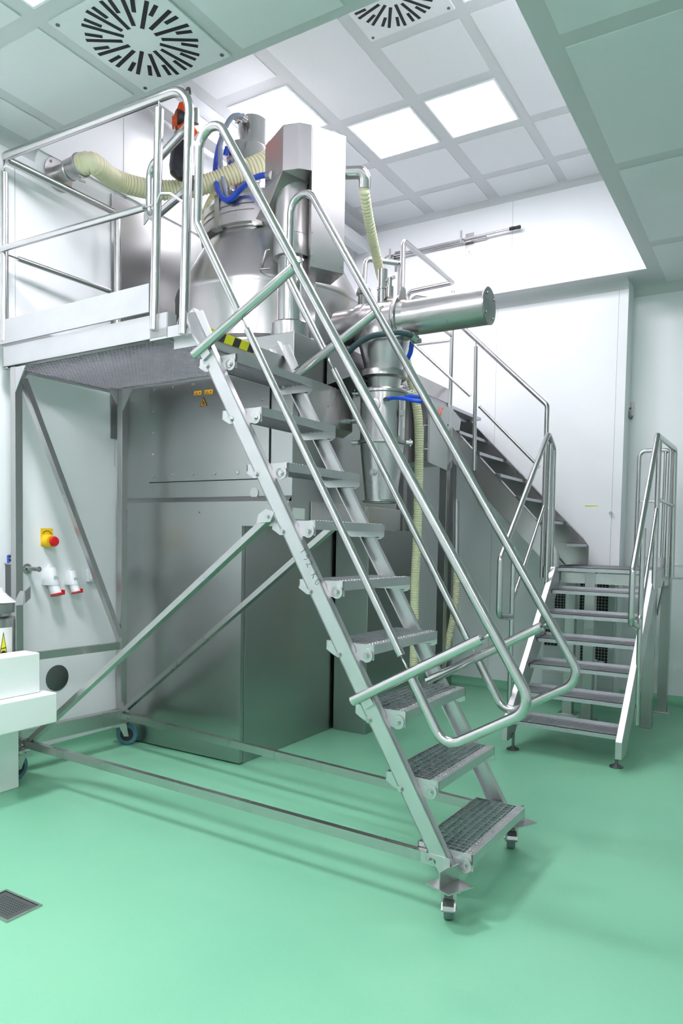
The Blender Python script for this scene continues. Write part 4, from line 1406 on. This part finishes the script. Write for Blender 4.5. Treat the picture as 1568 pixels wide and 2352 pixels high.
for px, py, s_, lab in ((113, 1325, .84, 'white wall power socket with red flap, the larger left one'), (161, 1328, .70, 'white wall power socket with red flap, the smaller right one')):
    p = at(px, py, X=XL)
    t = thing('power_socket', lab, 'socket', tuple(p), 0, 'white and red power sockets')
    body = MB()
    n = 24
    secs = []
    for z, ry, dx_ in ((.075, .045, .05), (.06, .050, .062), (.0, .060, .080), (-.055, .068, .100), (-.062, .066, .100)):
        secs.append([Vector((XL + .001 + max(0, dx_ * s_ * math.cos(a_)), p.y + ry * s_ * math.sin(a_), p.z + z * s_)) for a_ in [-PI / 2 + i * PI / n for i in range(n + 1)]])
    for a_, b_ in zip(secs, secs[1:]):
        for i in range(n):
            body.add([a_[i], a_[i + 1], b_[i + 1], b_[i]], [(0, 1, 2, 3)], True)
    body.add(secs[0], [list(range(n + 1))]).add(secs[-1], [list(range(n + 1))])
    part(body, 'socket_body', M['white_plastic'], t)
    part(MB().cyl((XL + .05 * s_, p.y, p.z - .058 * s_), (XL + .085 * s_, p.y + .005, p.z - .135 * s_), .042 * s_, seg=26), 'plug_barrel', M['white_plastic'], t)
    part(MB().cyl((XL + .085 * s_, p.y + .005, p.z - .133 * s_), (XL + .088 * s_, p.y + .005, p.z - .143 * s_), .050 * s_, seg=26).box(XL + .06 * s_, XL + .12 * s_, p.y + .02, p.y + .055 * s_, p.z - .138 * s_, p.z - .10 * s_), 'flap', M['red'], t)
    part(MB().lathe([(.001, 0), (.02 * s_, 0), (.02 * s_, .001), (.001, .001)], (XL + .083 * s_, p.y - .0, p.z - .005), (1, 0, .25), 20), 'maker_badge', M['seam'], t)
    part(MB().prism([(XL + .001, p.y - .02, p.z + .075 * s_), (XL + .001, p.y + .02, p.z + .075 * s_), (XL + .001, p.y, p.z + .10 * s_)], (.01, 0, 0)), 'cable_gland', M['white_plastic'], t)
p = at(207, 1321, X=XL)
sw = thing('wall_switch', 'square white rocker switch on the left wall beside the sockets', 'switch', tuple(p))
part(MB().box(XL + .001, XL + .03, p.y - .04, p.y + .04, p.z - .045, p.z + .045, .005), 'switch_box', M['white_plastic'], sw)
part(MB().box(XL + .03, XL + .036, p.y - .022, p.y + .03, p.z - .03, p.z + .034, .002), 'rocker', M['white_plastic'], sw)
p = at(62, 1306, X=XL)
kb_ = thing('door_stop', 'short round steel knob sticking out of the left wall beside the platform post', 'knob', tuple(p))
part(MB().lathe([(.033, .001), (.033, .005), (.026, .006), (.016, .008), (.014, .12), (.018, .125), (.001, .127)], p, (1, 0, 0), 24), 'knob_head', M['tube'], kb_)
p = at(131, 1557, X=XL)
tag(MB().lathe([(.001, .001), (.088, .001), (.088, .004), (.084, .006), (.001, .006)], p, (1, 0, 0), 48).build('cover_plate', M['dark_steel']), 'round dark steel cover plate low on the left wall', 'cover plate')

# hoist hanging by the left wall
hz = thing('chain_hoist', 'orange chain hoist with black chain bag hanging high behind the platform guard rail', 'hoist', tuple(at(420, 270, Y=3.7)))
c0 = at(419, 266, Y=3.70)
part(MB().prism([c0 + Vector((-.035, 0, .10)), c0 + Vector((.03, .02, .11)), c0 + Vector((.07, .04, .03)), c0 + Vector((.07, .04, -.07)), c0 + Vector((.03, .02, -.12)), c0 + Vector((-.03, 0, -.11)), c0 + Vector((-.06, -.02, .0))], (-.03, .07, 0)), 'gear_housing', M['orange'], hz, .004)
part(MB().cyl(c0 + Vector((-.06, .0, -.0)), c0 + Vector((-.035, .05, .0)), .060, seg=26), 'hand_wheel', M['rubber'], hz)
part(MB().cyl(c0 + Vector((-.095, .0, -.02)), c0 + Vector((-.06, .03, -.02)), .042, .048, 26), 'cover', M['orange'], hz)
part(MB().tube([c0 + Vector((0, .03, .10)), c0 + Vector((-.0, .03, .18)), c0 + Vector((.03, .03, .20)), c0 + Vector((.04, .03, .15))], .009, .02), 'hook', M['dark_steel'], hz)
for (ax, n, dx_) in ((Vector((-.06, .0, -.07)), 3, 0), (Vector((.01, .0, -.11)), 2, 0)):
    ch = MB()
    for i in range(n):
        cc = c0 + ax + Vector((0, 0, -.028 * i))
        d = Vector((1, 0, 0)) if i % 2 else Vector((0, 1, 0))
        ch.sweep([cc + d * (.013 * math.cos(t)) + Vector((0, 0, .022 * math.sin(t))) for t in [k * 2 * PI / 12 for k in range(12)]], .005, 6, True)
    part(ch, 'chain', M['tube'], hz)
bg = [(-.035, -.11, .050), (-.04, -.16, .062), (-.045, -.24, .072), (-.045, -.32, .082), (-.04, -.37, .078), (-.02, -.41, .04)]
bag = MB()
n = 20
sec = []
for dx_, dz_, r_ in bg:
    sec.append([c0 + Vector((dx_ + r_ * math.cos(t) * (1 + .08 * math.sin(3 * t)), .02 + r_ * .8 * math.sin(t), dz_)) for t in [k * 2 * PI / n for k in range(n)]])
for a_, b_ in zip(sec, sec[1:]):
    for i in range(n):
        bag.add([a_[i], a_[(i + 1) % n], b_[(i + 1) % n], b_[i]], [(0, 1, 2, 3)], True)
bag.add(sec[0], [list(range(n))]).add(sec[-1], [list(range(n))])
M['bag'] = mat('black_glossy_bag', (.01, .01, .018), rough=.22, bump=.3, bscale=9)
part(bag, 'chain_bag', M['bag'], hz)
hr = MB().box(XL + .12, XL + .24, 3.3, 6.8, 4.60, 4.72)
tag(hr.build('hoist_rail', M['grid'], None, .004), 'grey overhead rail in the light well that carries the chain hoist', 'rail')

# ------------------------------------------------------------------ floor drain
a, b, d = at(20, 2047, Z=0), at(94, 2081, Z=0), at(27, 2117, Z=0)
dx0, dx1, dy0, dy1 = -2.735, -2.512, 1.645, 1.790
dn = thing('floor_drain', 'square steel drain cover with small holes set in the green floor, lower left', 'drain', ((dx0 + dx1) / 2, (dy0 + dy1) / 2, 0))
dx0 = dx1 - .24; dy0 = dy1 - .155
part(MB().box(dx0, dx1, dy0, dy0 + .01, .0005, .006).box(dx0, dx1, dy1 - .01, dy1, .0005, .006).box(dx0, dx0 + .01, dy0 + .01, dy1 - .01, .0005, .006).box(dx1 - .01, dx1, dy0 + .01, dy1 - .01, .0005, .006), 'drain_frame', M['steel'], dn)
part(MB().box(dx0 + .010, dx1 - .010, dy0 + .010, dy1 - .010, .0003, .0010), 'joint', M['black'], dn)
pl2 = part(MB().box(dx0 + .0125, dx1 - .0125, dy0 + .0125, dy1 - .0125, .0010, .003), 'drain_plate', M['dark_steel'], dn)
hl = MB()
for i in range(13):
    for j in range(8):
        hx_, hy_ = dx0 + .045 + i * .0125, dy0 + .033 + j * .0125
        if hx_ < dx1 - .035 and hy_ < dy1 - .03:
            hl.cyl((hx_, hy_, .003), (hx_, hy_, .0034), .0028, seg=8)
o_ = part(hl, 'drain_holes', M['black'], pl2)

# ------------------------------------------------------------------ foreground left: polystyrene blocks, canister, crate
tag(MB().box(XL + .03, -3.52, 2.10, 2.604, .43, .60, .006).build('foam_block', M['foam']), 'white polystyrene slab at the left edge, the widest one of the stack', 'foam block', 'stacked polystyrene blocks')
tag(MB().box(-3.742, -3.60, 2.10, 2.553, .601, .828, .006).build('foam_block', M['foam']), 'white polystyrene block on top of the stack at the left edge', 'foam block', 'stacked polystyrene blocks')
tag(MB().box(XL + .06, -3.83, 2.15, 2.575, 0, .429, .006).build('foam_block', M['foam']), 'white polystyrene column under the stack, reaching the green floor', 'foam block', 'stacked polystyrene blocks')

cz1 = at(20, 1385, Y=2.5).z
can = thing('steel_canister', 'steel canister with warning label behind the polystyrene blocks at the left edge', 'canister', (-3.895, 2.455, .601))
cc = Vector((-3.895, 2.455, .601))
cz1 -= .601
part(MB().lathe([(.001, .0), (.12, .0), (.125, .01), (.125, cz1 - .10), (.12, cz1 - .085), (.095, cz1 - .075), (.09, cz1 - .04), (.001, cz1 - .04)], cc, seg=48), 'can_body', M['tube'], can)
part(MB().lathe([(.09, cz1 - .06), (.118, cz1 - .055), (.120, cz1 - .02), (.118, cz1), (.001, cz1)], cc, seg=48), 'can_lid', M['steel'], can)
lz0, lz1 = cz1 - .34, cz1 - .135
lab = MB()
ths = [math.radians(-34 + i * 5.5) for i in range(11)]
vs = []
for t in ths:
    vs.append((cc + Vector((.1258 * math.cos(t), .1258 * math.sin(t), lz0)), cc + Vector((.1258 * math.cos(t), .1258 * math.sin(t), lz1))))
for i in range(10):
    lab.add([vs[i][0], vs[i + 1][0], vs[i + 1][1], vs[i][1]], [(0, 1, 2, 3)], True)
lbl = part(lab, 'label', M['paper'], can, label='white label with yellow warning triangle')


def cpt(deg, z, r=.1262):
    t = math.radians(deg)
    return cc + Vector((r * math.cos(t), r * math.sin(t), z))


def ctri(z0, z1, d0, d1, r):
    m = MB()
    k = 8
    for i in range(k):
        f0, f1 = i / k, (i + 1) / k
        a0, b0 = d0 + (d1 - d0) * .5 * f0, d1 - (d1 - d0) * .5 * f0
        a1, b1 = d0 + (d1 - d0) * .5 * f1, d1 - (d1 - d0) * .5 * f1
        m.add([cpt(a0, z0 + (z1 - z0) * f0, r), cpt((a0 + b0) / 2, z0 + (z1 - z0) * f0, r), cpt(b0, z0 + (z1 - z0) * f0, r), cpt(b1, z0 + (z1 - z0) * f1, r), cpt((a1 + b1) / 2, z0 + (z1 - z0) * f1, r), cpt(a1, z0 + (z1 - z0) * f1, r)], [(0, 1, 4, 5), (1, 2, 3, 4)])
    return m


part(ctri(lz1 - .20, lz1 - .02, -20, 8, .1262), 'triangle_border', M['rubber'], lbl)
tri_in = part(ctri(lz1 - .192, lz1 - .038, -17.5, 5.5, .1266), 'warning_triangle', M['tape_yellow'], lbl)
part(MB().cyl(cpt(-6, lz1 - .145, .1265), cpt(-6, lz1 - .145, .1278), .016, seg=14).bar(cpt(-12, lz1 - .118, .1268), cpt(0, lz1 - .112, .1268), .004, .004), 'warning_symbol', M['rubber'], lbl)

# clear film bag lying on the canister
fb = MB()
n, m_ = 16, 6
grid = []
for j in range(m_ + 1):
    row = []
    for i in range(n):
        t = 2 * PI * i / n
        r_ = .115 * (1 - j / m_ * .9) * (1 + .12 * math.sin(3 * t + j)) 
        row.append(cc + Vector((r_ * math.cos(t) * 1.05, r_ * math.sin(t), cz1 + .004 + .075 * math.sin(j / m_ * PI * .55) + .012 * math.sin(5 * t + j * 2) * (1 if j else 0))))
    grid.append(row)
for j in range(m_):
    for i in range(n):
        k = (i + 1) % n
        fb.add([grid[j][i], grid[j][k], grid[j + 1][k], grid[j + 1][i]], [(0, 1, 2, 3)], True)
tag(fb.build('plastic_bag', M['cloth']), 'crumpled white plastic film bag lying on the canister lid at left edge', 'plastic bag')

# angled steel bracket on the platform post side
br_ = at(55, 1365, Y=2.66)
brk = MB().prism([at(28, 1392, Y=2.66), at(46, 1357, Y=2.66), at(56, 1357, Y=2.66), at(54, 1389, Y=2.66)], (0, .004, 0))
brk.prism([at(56, 1358, Y=2.662), at(69, 1346, Y=2.74), at(69, 1374, Y=2.74), at(56, 1386, Y=2.662)], (.002, .003, 0))
tag(brk.build('angle_bracket', M['alu']), 'bent steel angle plate beside the canister in front of the platform post', 'bracket')

# dark steel locker behind the canister with cables on it
lzt = at(20, 1297, Y=2.75).z
lk_ = thing('wall_box', 'dark steel box on the left wall behind the canister, with cables on top', 'box', (-4.1, 2.77, .8))
part(MB().box(XL + .001, -4.10, 2.742, 2.765, .62, lzt), 'box_body', M['dark_steel'], lk_, .004)
part(MB().box(XL + .001, -4.095, 2.738, 2.769, lzt + .0005, lzt + .010), 'box_lid', M['steel'], lk_)
cab = []
for k, (m_, nm, lb_) in enumerate(((M['rubber'], 'cable', 'black coiled cable lying on the dark steel box at the left edge'), (M['grey_hose'], 'cable', 'grey coiled cable lying on the dark steel box at the left edge'), (M['blue'], 'cable_tie', 'blue clip holding the cables on the dark steel box'))):
    if k < 2:
        pts = [Vector((XL + .060 + .04 * math.cos(t * (1 + .02 * k)), 2.752 + (.010 - .004 * k) * math.sin(t), lzt + .018 + .0035 * t + k * .006)) for t in [i * .35 for i in range(40)]]
        tag(MB().sweep(pts, .006, 8).build(nm, m_), lb_, 'cable', 'cables on the dark box')
    else:
        tag(MB().box(XL + .025, XL + .05, 2.7385, 2.7425, lzt + .012, lzt + .060, .003).build(nm, m_), lb_, 'clip')
